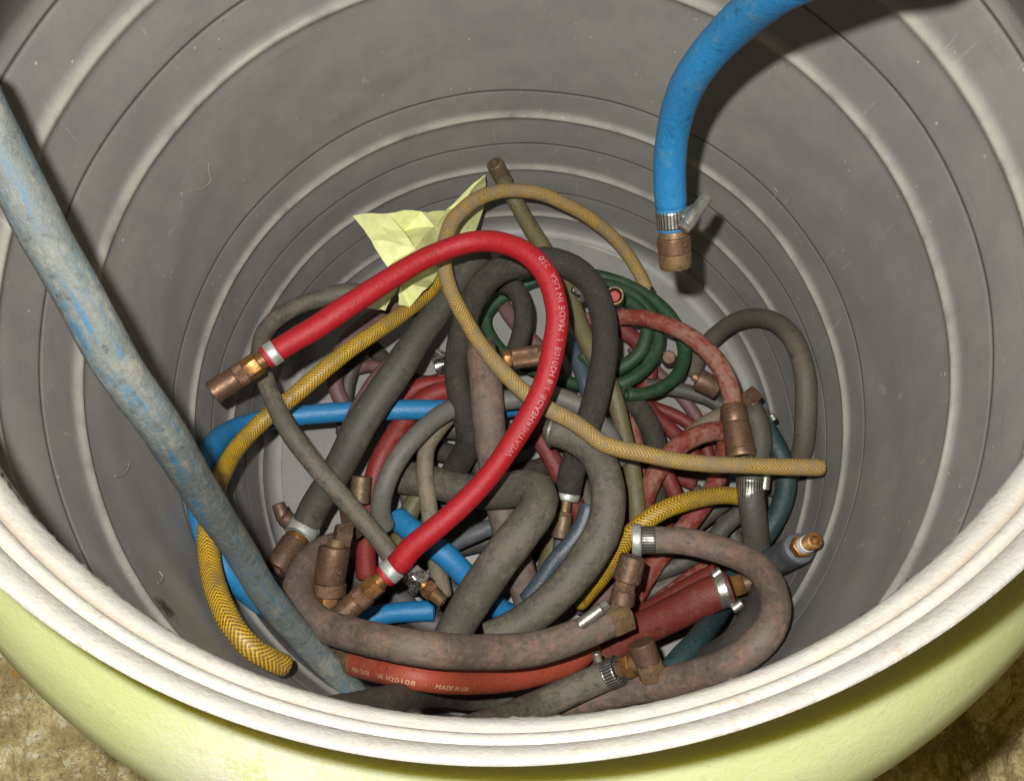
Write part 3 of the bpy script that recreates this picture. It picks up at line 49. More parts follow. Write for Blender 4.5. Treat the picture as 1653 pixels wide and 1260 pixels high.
 {'key': 'grey_front_fit', 'mat': 'grey', 'r': 0.0112, 'p': [[-0.05681, -0.25458, -0.2532], [-0.05298, -0.25519, -0.27028], [-0.04878, -0.25572, -0.28728], [-0.04421, -0.25614, -0.30433], [-0.03928, -0.25642, -0.32158], [-0.03405, -0.25642, -0.33916], [-0.02845, -0.2562, -0.35675], [-0.02251, -0.25567, -0.37374], [-0.01616, -0.25483, -0.38917], [-0.00941, -0.2536, -0.40219], [-0.00238, -0.25206, -0.41261], [0.00484, -0.25015, -0.42042], [0.01221, -0.24794, -0.42582], [0.01966, -0.24553, -0.42935], [0.0271, -0.24298, -0.43126], [0.03455, -0.24027, -0.43179], [0.04194, -0.23747, -0.43095], [0.04925, -0.2347, -0.42899], [0.0565, -0.23192, -0.42596], [0.06359, -0.22912, -0.42199]], 'label': 'dusty grey hose with a slotted clamp leading to a brass tee at the front', 'tf': 'tee', 'tp': [0.08728, -0.21935, -0.40376], 'ex': [('tee_body', 'cyl', 'copper_dark', [0.08646, -0.20612, -0.39977], [0.09143, -0.22181, -0.40452], 0.01064, 0.01064), ('tee_nut', 'hex', 'brass_dull', [0.09104, -0.21998, -0.40397], [0.09519, -0.2329, -0.40788], 0.0112, 0.0112), ('clamp_screw', 'cyl', 'steel', [0.05297, -0.2123, -0.41419], [0.05455, -0.2198, -0.41645], 0.00364, 0.00364)]},
 {'key': 'grey_front_low', 'mat': 'grey_mid', 'r': 0.01064, 'p': [[-0.1456, -0.21305, -0.56319], [-0.13854, -0.22056, -0.55149], [-0.13101, -0.2277, -0.53466], [-0.12278, -0.23425, -0.50988], [-0.11379, -0.23982, -0.47779], [-0.10461, -0.24452, -0.44204], [-0.09565, -0.2483, -0.40516], [-0.08711, -0.25138, -0.3687], [-0.07899, -0.25379, -0.33275]], 'label': 'grey hose passing down under the orange-red hose at the front'},
 {'key': 'dark_front_low', 'mat': 'grey_dark', 'r': 0.0112, 'p': [[-0.11556, -0.23461, -0.20765], [-0.11446, -0.2352, -0.22442], [-0.11298, -0.23576, -0.24116], [-0.11108, -0.23626, -0.25777], [-0.10875, -0.23666, -0.27406], [-0.10595, -0.23694, -0.28997], [-0.10276, -0.23705, -0.30542], [-0.09915, -0.23696, -0.32052], [-0.09534, -0.23666, -0.33614], [-0.09148, -0.23638, -0.35367], [-0.08764, -0.23629, -0.3743], [-0.08375, -0.23668, -0.39903], [-0.07949, -0.23775, -0.42624], [-0.07462, -0.23974, -0.45382], [-0.06891, -0.24251, -0.47897], [-0.06233, -0.24553, -0.4998], [-0.05496, -0.24819, -0.51587], [-0.04687, -0.25015, -0.52738], [-0.03836, -0.2518, -0.53542], [-0.02957, -0.25326, -0.54124], [-0.02064, -0.25466, -0.54592]], 'label': 'dark hose lying in the shadow under the orange-red hose'},
 {'key': 'steel_blue', 'mat': 'steel_blue', 'r': 0.0084, 'p': [[0.06194, -0.08506, -0.49675], [0.05928, -0.09419, -0.49787], [0.05561, -0.1029, -0.49907], [0.0504, -0.11077, -0.50044], [0.04441, -0.11805, -0.50204], [0.03772, -0.12463, -0.50386], [0.03088, -0.1311, -0.50593], [0.02472, -0.13807, -0.50845], [0.01915, -0.14552, -0.51131], [0.01324, -0.15274, -0.51416], [0.007, -0.15971, -0.51694], [0.0007, -0.16666, -0.51974]], 'label': 'glossy steel blue-grey hose tucked along the left of the thick grey bow'},
 {'key': 'small_grey_mid', 'mat': 'grey_blue', 'r': 0.00868, 'p': [[-0.0793, -0.11287, -0.5544], [-0.06924, -0.10903, -0.55096], [-0.05919, -0.10539, -0.54788], [-0.04914, -0.10189, -0.54555], [-0.03923, -0.09817, -0.54454], [-0.02926, -0.09456, -0.54544], [-0.01879, -0.09369, -0.54902], [-0.00826, -0.09472, -0.5544]], 'label': 'small grey hose in the dark gap below the bright red hose'},
 {'key': 'red_ribbed', 'mat': 'red_dark', 'r': 0.00924, 'p': [[0.01473, 0.00076, -0.53556], [0.01977, -0.00829, -0.5348], [0.02464, -0.01728, -0.53449], [0.02915, -0.02621, -0.53486], [0.0334, -0.03506, -0.53617], [0.03744, -0.04382, -0.53833], [0.04147, -0.0525, -0.5411], [0.0457, -0.06101, -0.54424], [0.04992, -0.06952, -0.54757], [0.0539, -0.07818, -0.55101], [0.05774, -0.08686, -0.55454], [0.05944, -0.09607, -0.55838], [0.05804, -0.10531, -0.56241], [0.05572, -0.11446, -0.56658]], 'label': 'ribbed dark red hose behind the black hose end at the centre'},
 {'key': 'red_lower_left', 'mat': 'red_mid', 'r': 0.01036, 'p': [[-0.05636, 0.04684, -0.54368], [-0.06658, 0.04567, -0.54158], [-0.07666, 0.04402, -0.53964], [-0.08624, 0.04029, -0.53836], [-0.09492, 0.03472, -0.53752], [-0.1027, 0.02794, -0.53679], [-0.10956, 0.02022, -0.53595], [-0.11564, 0.01182, -0.53491], [-0.12121, 0.00311, -0.53365], [-0.12653, -0.00566, -0.53231], [-0.13157, -0.0145, -0.53124], [-0.13611, -0.02346, -0.53074], [-0.13997, -0.03259, -0.53119], [-0.14319, -0.0418, -0.5327], [-0.14588, -0.05102, -0.53519], [-0.14784, -0.06031, -0.53838], [-0.14888, -0.06969, -0.54197], [-0.1498, -0.0791, -0.54558], [-0.15145, -0.08848, -0.54905], [-0.1538, -0.09775, -0.55233], [-0.15579, -0.1071, -0.55552], [-0.15655, -0.11659, -0.55871], [-0.15649, -0.12617, -0.56193], [-0.15632, -0.13572, -0.56515]], 'label': 'red hose curving down left underneath the blue hose'},
 {'key': 'red_lower_left2', 'mat': 'red_mid', 'r': 0.00924, 'p': [[-0.04791, 0.07423, -0.5712], [-0.05852, 0.06936, -0.5693], [-0.06913, 0.06474, -0.56778], [-0.08005, 0.0614, -0.56672], [-0.09136, 0.06084, -0.56582], [-0.10251, 0.05897, -0.5663], [-0.11228, 0.05342, -0.56876], [-0.1213, 0.04682, -0.5724], [-0.12958, 0.03954, -0.57708], [-0.13745, 0.03186, -0.5824]], 'label': 'second red hose just behind the first one under the blue hose'},
 {'key': 'mauve_back', 'mat': 'mauve', 'r': 0.0084, 'p': [[-0.09148, 0.16268, -0.5544], [-0.102, 0.15882, -0.55429], [-0.1125, 0.15492, -0.55415], [-0.12284, 0.15067, -0.55409], [-0.13289, 0.14582, -0.55423], [-0.14266, 0.14045, -0.5546], [-0.15201, 0.13451, -0.55532], [-0.161, 0.12807, -0.55642], [-0.16957, 0.12116, -0.55784], [-0.17738, 0.11348, -0.55958], [-0.18407, 0.10486, -0.56168], [-0.1892, 0.09531, -0.56406], [-0.19247, 0.08506, -0.56672], [-0.19376, 0.07445, -0.56969], [-0.19298, 0.0639, -0.57294], [-0.1895, 0.05398, -0.57638], [-0.18494, 0.04455, -0.57999], [-0.18166, 0.03469, -0.58397], [-0.17931, 0.02458, -0.58808], [-0.17724, 0.01436, -0.59223], [-0.17514, 0.00414, -0.5964]], 'label': 'dull mauve hose curving behind the golden hose at the left'},
 {'key': 'dark_back_left', 'mat': 'grey_dark', 'r': 0.00896, 'p': [[-0.08719, 0.16092, -0.5763], [-0.0982, 0.15747, -0.57649], [-0.10909, 0.15386, -0.57686], [-0.11962, 0.14935, -0.57764], [-0.12978, 0.14417, -0.57879], [-0.13952, 0.13826, -0.58022], [-0.14871, 0.13154, -0.58178], [-0.15736, 0.12421, -0.58341], [-0.16531, 0.11612, -0.58506], [-0.17212, 0.1071, -0.58685], [-0.17763, 0.0973, -0.58884], [-0.18203, 0.08694, -0.59105], [-0.18525, 0.07627, -0.59349], [-0.18738, 0.06535, -0.5962], [-0.18894, 0.05443, -0.59917], [-0.19001, 0.04351, -0.60236], [-0.19079, 0.03262, -0.6057], [-0.19163, 0.02173, -0.60914]], 'label': 'dark hose parallel to the mauve hose at the left back'},
 {'key': 'grey_back_right', 'mat': 'grey_dark', 'r': 0.00812, 'p': [[0.14218, 0.05536, -0.58876], [0.15302, 0.05354, -0.58741], [0.16374, 0.05118, -0.58632], [0.1743, 0.04816, -0.58545], [0.18469, 0.0448, -0.58461], [0.19485, 0.04099, -0.58369], [0.20462, 0.03637, -0.58285], [0.2135, 0.03016, -0.58243], [0.22173, 0.02318, -0.58232], [0.22988, 0.01616, -0.58226]], 'label': 'dark grey hose passing under the brown cup right of the green coil'},
 {'key': 'black_right_mid', 'mat': 'fuzzy', 'r': 0.0112, 'p': [[0.09867, 0.05018, -0.56078], [0.10679, 0.04304, -0.55821], [0.1143, 0.03531, -0.55574], [0.12102, 0.02691, -0.5535], [0.12684, 0.01795, -0.55157], [0.13132, 0.00829, -0.55026], [0.13485, -0.00162, -0.54964], [0.1374, -0.0117, -0.54975], [0.13846, -0.02187, -0.55065], [0.13846, -0.03198, -0.55208], [0.13734, -0.04194, -0.5539], [0.13608, -0.05177, -0.55614], [0.13569, -0.0616, -0.55882], [0.13574, -0.07134, -0.56185], [0.13588, -0.08109, -0.5651]], 'label': 'black textured hose curving below the green coil'},
 {'key': 'pale_grey_right', 'mat': 'tan_grey', 'r': 0.00896, 'p': [[0.2298, 0.0189, -0.56745], [0.21952, 0.01512, -0.56655], [0.20938, 0.01112, -0.56568], [0.19961, 0.00638, -0.56507], [0.19026, 0.00106, -0.56476], [0.18147, -0.00487, -0.56487], [0.17343, -0.01156, -0.56554], [0.16607, -0.01873, -0.56675], [0.15907, -0.02615, -0.56823], [0.15268, -0.03396, -0.57002], [0.14633, -0.0418, -0.57187], [0.13924, -0.04894, -0.57358], [0.13104, -0.05488, -0.57501], [0.12242, -0.0602, -0.57635], [0.11379, -0.06546, -0.57775]], 'label': 'pale grey dusty hose behind the large brown coupler'},
 {'key': 'tan_stick', 'mat': 'tan_tube', 'r': 0.00392, 'p': [[0.17898, 0.05743, -0.62496], [0.18651, 0.04897, -0.62471], [0.19407, 0.04063, -0.6244], [0.20177, 0.03251, -0.62398], [0.20902, 0.02408, -0.62364], [0.21577, 0.01526, -0.62342], [0.2226, 0.00661, -0.62325], [0.22963, -0.00176, -0.62308], [0.23671, -0.01002, -0.62294]], 'label': 'thin beige tube lying on the drum floor at the right'},
 {'key': 'blue_grey_mid', 'mat': 'steel_blue', 'r': 0.00896, 'p': [[0.05034, 0.10993, -0.56577], [0.05673, 0.09965, -0.56288], [0.0623, 0.08898, -0.56011], [0.06622, 0.07759, -0.55754], [0.06905, 0.06605, -0.5553], [0.07112, 0.05463, -0.55381], [0.07325, 0.04365, -0.55336], [0.07605, 0.03326, -0.5542], [0.07958, 0.02352, -0.55636], [0.08456, 0.01464, -0.55924], [0.09069, 0.00652, -0.56252], [0.09526, -0.00241, -0.56627], [0.0968, -0.01221, -0.5703], [0.09708, -0.02218, -0.57439], [0.09736, -0.03217, -0.57845]], 'label': 'dull blue hose half hidden behind the bright red hose near the green coil'},
 {'key': 'grey_mid_a', 'mat': 'fuzzy', 'r': 0.01064, 'p': [[0.03363, 0.09125, -0.61275], [0.03948, 0.08058, -0.6109], [0.04533, 0.07008, -0.609], [0.05146, 0.05989, -0.60707], [0.05788, 0.05009, -0.60519], [0.06451, 0.04066, -0.60348], [0.07143, 0.03167, -0.60208], [0.07874, 0.02324, -0.60116], [0.08602, 0.01501, -0.60088], [0.09276, 0.00652, -0.60136], [0.09892, -0.0023, -0.60248], [0.10433, -0.01145, -0.60413], [0.10797, -0.02136, -0.60623], [0.10928, -0.03175, -0.60858], [0.10928, -0.04225, -0.61099], [0.10931, -0.05275, -0.61342]], 'label': 'black hose deep under the middle of the pile'},
 {'key': 'grey_mid_b', 'mat': 'fuzzy', 'r': 0.01064, 'p': [[-0.13216, -0.01075, -0.59959], [-0.12158, -0.00899, -0.5983], [-0.11105, -0.00708, -0.59704], [-0.10046, -0.0056, -0.59598], [-0.0898, -0.00552, -0.59536], [-0.07927, -0.00734, -0.59528], [-0.0691, -0.01058, -0.59556], [-0.05922, -0.01456, -0.59601], [-0.0499, -0.01954, -0.59676], [-0.04099, -0.0252, -0.59788], [-0.03186, -0.03032, -0.59923], [-0.02173, -0.03296, -0.6004], [-0.0112, -0.03284, -0.60141], [-0.0007, -0.03122, -0.60267], [0.0098, -0.02912, -0.60438], [0.02024, -0.02632, -0.60634], [0.03063, -0.02302, -0.60844], [0.0411, -0.01968, -0.61068]], 'label': 'black hose crossing low inside the light grey arc'},
 {'key': 'grey_mid_c', 'mat': 'grey_dark', 'r': 0.0112, 'p': [[-0.10284, 0.01067, -0.58038], [-0.09178, 0.01257, -0.57786], [-0.0807, 0.01425, -0.57551], [-0.06955, 0.01397, -0.57394], [-0.05883, 0.01089, -0.57366], [-0.04827, 0.0075, -0.57414], [-0.03741, 0.00588, -0.57481], [-0.0264, 0.00524, -0.57585], [-0.01537, 0.00521, -0.57722], [-0.00431, 0.0058, -0.57882], [0.00675, 0.00736, -0.58038], [0.01775, 0.00972, -0.5819], [0.02878, 0.01215, -0.58346]], 'label': 'dark grey hose crossing low just under the light grey arc'},
 {'key': 'pink_mid', 'mat': 'red_pale', 'r': 0.0084, 'p': [[0.10993, 0.03612, -0.58467], [0.11354, 0.02531, -0.58335], [0.11704, 0.01464, -0.58226], [0.12009, 0.004, -0.58167], [0.12261, -0.00658, -0.58176], [0.1251, -0.017, -0.58246], [0.12802, -0.02716, -0.58366], [0.13143, -0.03704, -0.58526], [0.13507, -0.04676, -0.5871], [0.13866, -0.05648, -0.58915], [0.14193, -0.06625, -0.59139], [0.14465, -0.07613, -0.59385], [0.14706, -0.0861, -0.59651], [0.14946, -0.09604, -0.59931]], 'label': 'pinkish red hose right of the olive hose at the centre right'},
 {'key': 'brown_mid_low', 'mat': 'brown_grey', 'r': 0.0112, 'p': [[0.04071, -0.01389, -0.59002], [0.04637, -0.02318, -0.59018], [0.05211, -0.03237, -0.59021], [0.05765, -0.04164, -0.5901], [0.06266, -0.05113, -0.58982], [0.06684, -0.06098, -0.58946], [0.07053, -0.07095, -0.58906], [0.07333, -0.08112, -0.58887], [0.07451, -0.09148, -0.58909], [0.07311, -0.10175, -0.58979], [0.0698, -0.11155, -0.59088], [0.06532, -0.12082, -0.59228], [0.06014, -0.12967, -0.59394], [0.05407, -0.1379, -0.5957], [0.04712, -0.14546, -0.59741], [0.03982, -0.15271, -0.59909], [0.03265, -0.16005, -0.60088]], 'label': 'brown hose buried under the thick grey bow'},
 {'key': 'dark_bottom_a', 'mat': 'grey_dark', 'r': 0.01176, 'p': [[-0.14809, -0.13264, -0.61768], [-0.13815, -0.12832, -0.61594], [-0.12827, -0.12393, -0.61418], [-0.11833, -0.1197, -0.61244], [-0.10822, -0.11586, -0.61076], [-0.09792, -0.1125, -0.6092], [-0.08753, -0.10956, -0.60777], [-0.07703, -0.10699, -0.60659], [-0.06644, -0.10478, -0.60567], [-0.05586, -0.10282, -0.60505], [-0.04519, -0.10122, -0.6048], [-0.03444, -0.10044, -0.605], [-0.02369, -0.1008, -0.6057], [-0.01302, -0.10234, -0.60684], [-0.00252, -0.10469, -0.60824], [0.0079, -0.10746, -0.60976], [0.0182, -0.11063, -0.6113], [0.02834, -0.1143, -0.61289], [0.03839, -0.11816, -0.61449], [0.04847, -0.122, -0.61603]], 'label': 'dark grey hose at the very bottom of the centre gap'},
 {'key': 'dark_bottom_b', 'mat': 'fuzzy', 'r': 0.01176, 'p': [[-0.18354, -0.15086, -0.60152], [-0.17388, -0.15532, -0.60096], [-0.1643, -0.15985, -0.60054], [-0.1547, -0.16416, -0.60024], [-0.14493, -0.16789, -0.59998], [-0.13499, -0.17097, -0.5997], [-0.12496, -0.17368, -0.59948], [-0.11488, -0.17604, -0.59931], [-0.1048, -0.17811, -0.59931], [-0.09467, -0.1797, -0.59942], [-0.08448, -0.1806, -0.59954], [-0.07428, -0.18122, -0.59965], [-0.06412, -0.18234, -0.59965], [-0.05412, -0.18446, -0.59959], [-0.04438, -0.18757, -0.59937], [-0.03489, -0.19127, -0.599], [-0.02559, -0.19527, -0.59858], [-0.01632, -0.1993, -0.5983], [-0.00711, -0.20328, -0.59828], [0.00202, -0.20742, -0.59861], [0.01109, -0.21165, -0.59928], [0.02013, -0.21591, -0.60018], [0.02918, -0.22014, -0.60119]], 'label': 'black hose on the floor below the blue hose at the bottom centre'},
 {'key': 'grey_bottom_c', 'mat': 'grey_mid', 'r': 0.0112, 'p': [[-0.12928, -0.15406, -0.58089], [-0.12132, -0.1624, -0.57831], [-0.1136, -0.17066, -0.57635], [-0.10525, -0.17805, -0.57515], [-0.09559, -0.18343, -0.57462], [-0.08495, -0.18586, -0.5749], [-0.07434, -0.18466, -0.5759], [-0.06465, -0.18018, -0.57753], [-0.05519, -0.17514, -0.57996]], 'label': 'dusty grey hose end between the chrome fitting and the pink-grey hose'},
 {'key': 'olive_bottom', 'mat': 'olive', 'r': 0.01064, 'p': [[0.0117, -0.06989, -0.60365], [0.01854, -0.07854, -0.59898], [0.0247, -0.08744, -0.59464], [0.02814, -0.0975, -0.59111], [0.02887, -0.10797, -0.58836], [0.02803, -0.1183, -0.58632], [0.02554, -0.12818, -0.585], [0.02209, -0.13762, -0.5847], [0.01901, -0.14703, -0.58584], [0.0161, -0.15638, -0.58828], [0.01322, -0.1657, -0.59158]], 'label': 'olive hose under the brass fitting of the black hose'},
 {'key': 'fill_a', 'mat': 'fuzzy', 'r': 0.00952, 'p': [[-0.16243, 0.12286, -0.61256], [-0.15389, 0.11256, -0.61132], [-0.14549, 0.10234, -0.61018], [-0.13639, 0.09299, -0.609], [-0.12622, 0.08512, -0.60774], [-0.11544, 0.07862, -0.60662], [-0.10396, 0.07423, -0.60564], [-0.09209, 0.07364, -0.60449], [-0.08075, 0.07686, -0.60323], [-0.07006, 0.0819, -0.6025], [-0.05944, 0.0873, -0.60267], [-0.04903, 0.09335, -0.6034], [-0.03878, 0.0999, -0.60444], [-0.02842, 0.10654, -0.60572]], 'label': 'black hose low in the gap left of the black arch'},
 {'key': 'fill_b', 'mat': 'mauve', 'r': 0.0084, 'p': [[-0.01887, 0.1834, -0.60964], [-0.01338, 0.17102, -0.60749], [-0.00804, 0.15876, -0.60533], [-0.00232, 0.14683, -0.60306], [0.00442, 0.13574, -0.60066], [0.01218, 0.12564, -0.59811], [0.02019, 0.11603, -0.5957], [0.02766, 0.10626, -0.59368], [0.03475, 0.09638, -0.59206], [0.04124, 0.08632, -0.59088], [0.04598, 0.07552, -0.59032], [0.04757, 0.06392, -0.59032], [0.04743, 0.05233, -0.59063], [0.04726, 0.04085, -0.59105]], 'label': 'maroon hose low inside the black arch'},
 {'key': 'fill_c', 'mat': 'red_dark', 'r': 0.00784, 'p': [[0.07157, 0.02601, -0.6183], [0.08221, 0.02318, -0.61614], [0.09279, 0.02033, -0.6139], [0.10298, 0.01641, -0.61186], [0.11245, 0.01092, -0.6102], [0.12132, 0.00462, -0.6088], [0.12972, -0.00224, -0.60766], [0.13765, -0.00955, -0.60696], [0.14465, -0.01767, -0.60696], [0.15126, -0.02604, -0.6076], [0.15834, -0.03391, -0.60875], [0.16694, -0.04012, -0.61012], [0.17651, -0.04494, -0.6116], [0.18626, -0.04948, -0.61331]], 'label': 'dull red hose deep between the tan braided hose and the olive hose'},
 {'key': 'fill_d', 'mat': 'grey_dark', 'r': 0.00952, 'p': [[0.11113, -0.08476, -0.62294], [0.12048, -0.09055, -0.62118], [0.12981, -0.09624, -0.6195], [0.13927, -0.10156, -0.61807], [0.14865, -0.10699, -0.61712], [0.1584, -0.11169, -0.61662], [0.16892, -0.11427, -0.6162], [0.1799, -0.11388, -0.61566], [0.19082, -0.11161, -0.6153], [0.2018, -0.10875, -0.61552], [0.2128, -0.10534, -0.61617], [0.22378, -0.10139, -0.61706], [0.23486, -0.09741, -0.61821]], 'label': 'dark hose on the floor below the right golden hose'},
 {'key': 'fill_e', 'mat': 'grey_dark', 'r': 0.01008, 'p': [[-0.16282, 0.06541, -0.61737], [-0.1552, 0.05519, -0.6162], [-0.14767, 0.04508, -0.61516], [-0.14025, 0.03514, -0.61438], [-0.13289, 0.0254, -0.61393], [-0.1253, 0.01602, -0.61368], [-0.11774, 0.0068, -0.61359], [-0.11082, -0.00283, -0.61359], [-0.1052, -0.0131, -0.61362], [-0.10058, -0.02386, -0.61359], [-0.09696, -0.03486, -0.61359], [-0.09472, -0.04603, -0.61382], [-0.09447, -0.05723, -0.61438], [-0.09632, -0.06812, -0.61519], [-0.09915, -0.07874, -0.61622], [-0.10181, -0.08932, -0.61746]], 'label': 'dark hose on the floor under the blue loop'},
 {'key': 'fill_f', 'mat': 'fuzzy', 'r': 0.01008, 'p': [[0.15117, -0.19533, -0.6104], [0.15915, -0.18962, -0.6067], [0.16702, -0.18396, -0.60264], [0.17497, -0.17878, -0.59774], [0.18248, -0.17399, -0.59046], [0.18906, -0.16948, -0.57935], [0.19463, -0.16632, -0.56322], [0.1983, -0.16839, -0.54149], [0.19754, -0.17559, -0.51537], [0.19342, -0.18382, -0.4851], [0.18684, -0.19191, -0.45212], [0.1778, -0.19967, -0.41838], [0.16822, -0.2067, -0.38441]], 'label': 'black hose deep below the clamped brick red hose'},
 {'key': 'fill_g', 'mat': 'mauve', 'r': 0.0084, 'p': [[0.05124, -0.17287, -0.60782], [0.06126, -0.16974, -0.60469], [0.07129, -0.16657, -0.60194], [0.08114, -0.16299, -0.59976], [0.09064, -0.15837, -0.59816], [0.09979, -0.15299, -0.5973], [0.10926, -0.1479, -0.59732], [0.11956, -0.14428, -0.59836], [0.13045, -0.14227, -0.60018], [0.14154, -0.14204, -0.60259], [0.15243, -0.14412, -0.60558], [0.16246, -0.14854, -0.60903], [0.17195, -0.15403, -0.61258], [0.18152, -0.15943, -0.616]], 'label': 'maroon hose under the sleeve of the hex elbow'},
 {'key': 'fill_h', 'mat': 'grey_dark', 'r': 0.01064, 'p': [[-0.19922, -0.1118, -0.61043], [-0.19062, -0.11914, -0.60917], [-0.18225, -0.12653, -0.6081], [-0.17368, -0.13356, -0.60724], [-0.16442, -0.13938, -0.60651], [-0.15431, -0.14342, -0.60584], [-0.14381, -0.14568, -0.60528], [-0.13317, -0.14664, -0.60488], [-0.12264, -0.14571, -0.60446], [-0.11231, -0.14372, -0.60407], [-0.10192, -0.1421, -0.60396], [-0.0915, -0.14266, -0.6046], [-0.08168, -0.1461, -0.60614], [-0.07241, -0.15086, -0.6081], [-0.06308, -0.1556, -0.61004]], 'label': 'dark hose on the floor behind the large brass coupler'},
 {'key': 'fill_i', 'mat': 'brown_grey', 'r': 0.00896, 'p': [[-0.03584, 0.00806, -0.55535], [-0.02783, 0.0002, -0.55558], [-0.01985, -0.0075, -0.55616], [-0.01019, -0.0121, -0.55653], [0.00025, -0.00977, -0.55586], [0.00969, -0.00406, -0.5553], [0.0191, 0.00204, -0.55586], [0.02822, 0.00902, -0.55723], [0.03746, 0.01618, -0.55944], [0.04746, 0.02265, -0.56255], [0.0581, 0.02836, -0.56638], [0.06896, 0.03402, -0.5705]], 'label': 'brown-grey hose bridging the gap behind the bright red hose'},
 {'key': 'fill_j', 'mat': 'mauve', 'r': 0.00728, 'p': [[0.13409, 0.11152, -0.62073], [0.14137, 0.10214, -0.61981], [0.1486, 0.09282, -0.61886], [0.15576, 0.08355, -0.6179], [0.16299, 0.07445, -0.61698], [0.17038, 0.06569, -0.61611], [0.17752, 0.05678, -0.6155], [0.18399, 0.04749, -0.61533], [0.19004, 0.03802, -0.61558], [0.19586, 0.02848, -0.61622], [0.20121, 0.01876, -0.61718], [0.20583, 0.00874, -0.61849], [0.20877, -0.00182, -0.62014], [0.20992, -0.01274, -0.62196], [0.2102, -0.02372, -0.62381], [0.21064, -0.03464, -0.62569]], 'label': 'thin maroon hose on the floor beside the beige tube'},
 {'key': 'fill_k', 'mat': 'fuzzy', 'r': 0.00952, 'p': [[-0.12729, -0.2128, -0.56804], [-0.11738, -0.21552, -0.56484], [-0.1076, -0.21826, -0.56196], [-0.09792, -0.22075, -0.55947], [-0.08826, -0.22285, -0.55751], [-0.07868, -0.22478, -0.55619], [-0.06919, -0.22658, -0.55544], [-0.0597, -0.22814, -0.5551], [-0.05018, -0.22929, -0.55502], [-0.04063, -0.2298, -0.55496], [-0.03111, -0.22935, -0.55479], [-0.02162, -0.22826, -0.5546], [-0.01215, -0.22705, -0.55446], [-0.00263, -0.22627, -0.5546], [0.00692, -0.22638, -0.5551], [0.01641, -0.22761, -0.55605], [0.02579, -0.22949, -0.55731], [0.03514, -0.23162, -0.55868], [0.04455, -0.2336, -0.56006]], 'label': 'black hose in the shadow between the two front hoses'},
 {'key': 'fill_l', 'mat': 'red_dark', 'r': 0.00728, 'p': [[0.09478, -0.05989, -0.60665], [0.09923, -0.0695, -0.60584], [0.10377, -0.07896, -0.60486], [0.10724, -0.08879, -0.60379], [0.10774, -0.09918, -0.60276], [0.10534, -0.1094, -0.6018], [0.10144, -0.11908, -0.60136], [0.09755, -0.1286, -0.60169], [0.0933, -0.13782, -0.60298], [0.08876, -0.14678, -0.605], [0.08431, -0.15574, -0.6074]], 'label': 'thin dull red hose between the thick grey bow and the right golden hose'},
 {'key': 'fill_m', 'mat': 'grey_dark', 'r': 0.00728, 'p': [[0.16397, -0.06278, -0.60785], [0.16887, -0.07252, -0.60584], [0.17385, -0.08204, -0.60371], [0.17769, -0.09204, -0.60169], [0.17842, -0.10276, -0.59996], [0.1755, -0.1134, -0.59839], [0.17083, -0.12345, -0.59704], [0.16579, -0.13317, -0.59615], [0.1603, -0.14246, -0.59578], [0.15453, -0.15148, -0.59592], [0.14871, -0.16027, -0.59665], [0.14291, -0.16898, -0.59783], [0.13695, -0.17752, -0.59928], [0.13087, -0.18592, -0.60096], [0.12485, -0.19429, -0.60273]], 'label': 'thin dark hose running down under the slotted clamp end'},
 {'key': 'fill_n', 'mat': 'brown_grey', 'r': 0.00728, 'p': [[-0.12866, 0.01106, -0.57705], [-0.1227, 0.00048, -0.57495], [-0.11724, -0.01016, -0.57294], [-0.11466, -0.02139, -0.57131], [-0.11578, -0.03256, -0.57008], [-0.11752, -0.04343, -0.56946], [-0.11746, -0.05424, -0.56966], [-0.11542, -0.06474, -0.57075], [-0.11315, -0.07498, -0.5728], [-0.1127, -0.08523, -0.57574], [-0.11446, -0.09531, -0.57926], [-0.11693, -0.10528, -0.5831]], 'label': 'thin brown-grey hose inside the left of the light grey arc'},
 {'key': 'fill_o', 'mat': 'grey_dark', 'r': 0.00728, 'p': [[-0.0917, 0.02178, -0.59973], [-0.08072, 0.01826, -0.59576], [-0.07, 0.01434, -0.59189], [-0.06034, 0.00829, -0.58867], [-0.05211, 0.00045, -0.5859], [-0.04578, -0.00882, -0.58366], [-0.04253, -0.01924, -0.58248], [-0.04166, -0.02976, -0.58265], [-0.04192, -0.04001, -0.58419], [-0.0434, -0.0499, -0.58702], [-0.04651, -0.05925, -0.59069], [-0.05006, -0.06846, -0.59478]], 'label': 'thin dark hose between the tan-grey hose and the worn red-grey hose'},
 {'key': 'fill_p', 'mat': 'mauve', 'r': 0.00672, 'p': [[-0.18869, 0.09212, -0.60564], [-0.17679, 0.0945, -0.60234], [-0.16475, 0.09587, -0.59912], [-0.15274, 0.09316, -0.59696], [-0.14182, 0.08722, -0.59595], [-0.13233, 0.07972, -0.59623], [-0.12468, 0.07095, -0.59811], [-0.1185, 0.0616, -0.60136], [-0.11245, 0.05236, -0.60525]], 'label': 'thin maroon hose on the floor under the thick diagonal hose'},
 {'key': 'fill_q', 'mat': 'red_dark', 'r': 0.00728, 'p': [[0.1162, 0.0733, -0.61474], [0.12348, 0.06395, -0.61494], [0.13065, 0.05457, -0.6151], [0.13849, 0.04589, -0.61496], [0.14776, 0.03895, -0.61418], [0.15806, 0.03405, -0.61264], [0.16828, 0.0292, -0.61096], [0.17774, 0.02296, -0.60967], [0.18654, 0.01588, -0.60864], [0.1944, 0.00781, -0.6081], [0.20009, -0.00185, -0.6083], [0.20292, -0.01277, -0.60911], [0.2051, -0.02383, -0.61015]], 'label': 'thin dull red hose on the floor near the beige tube'},
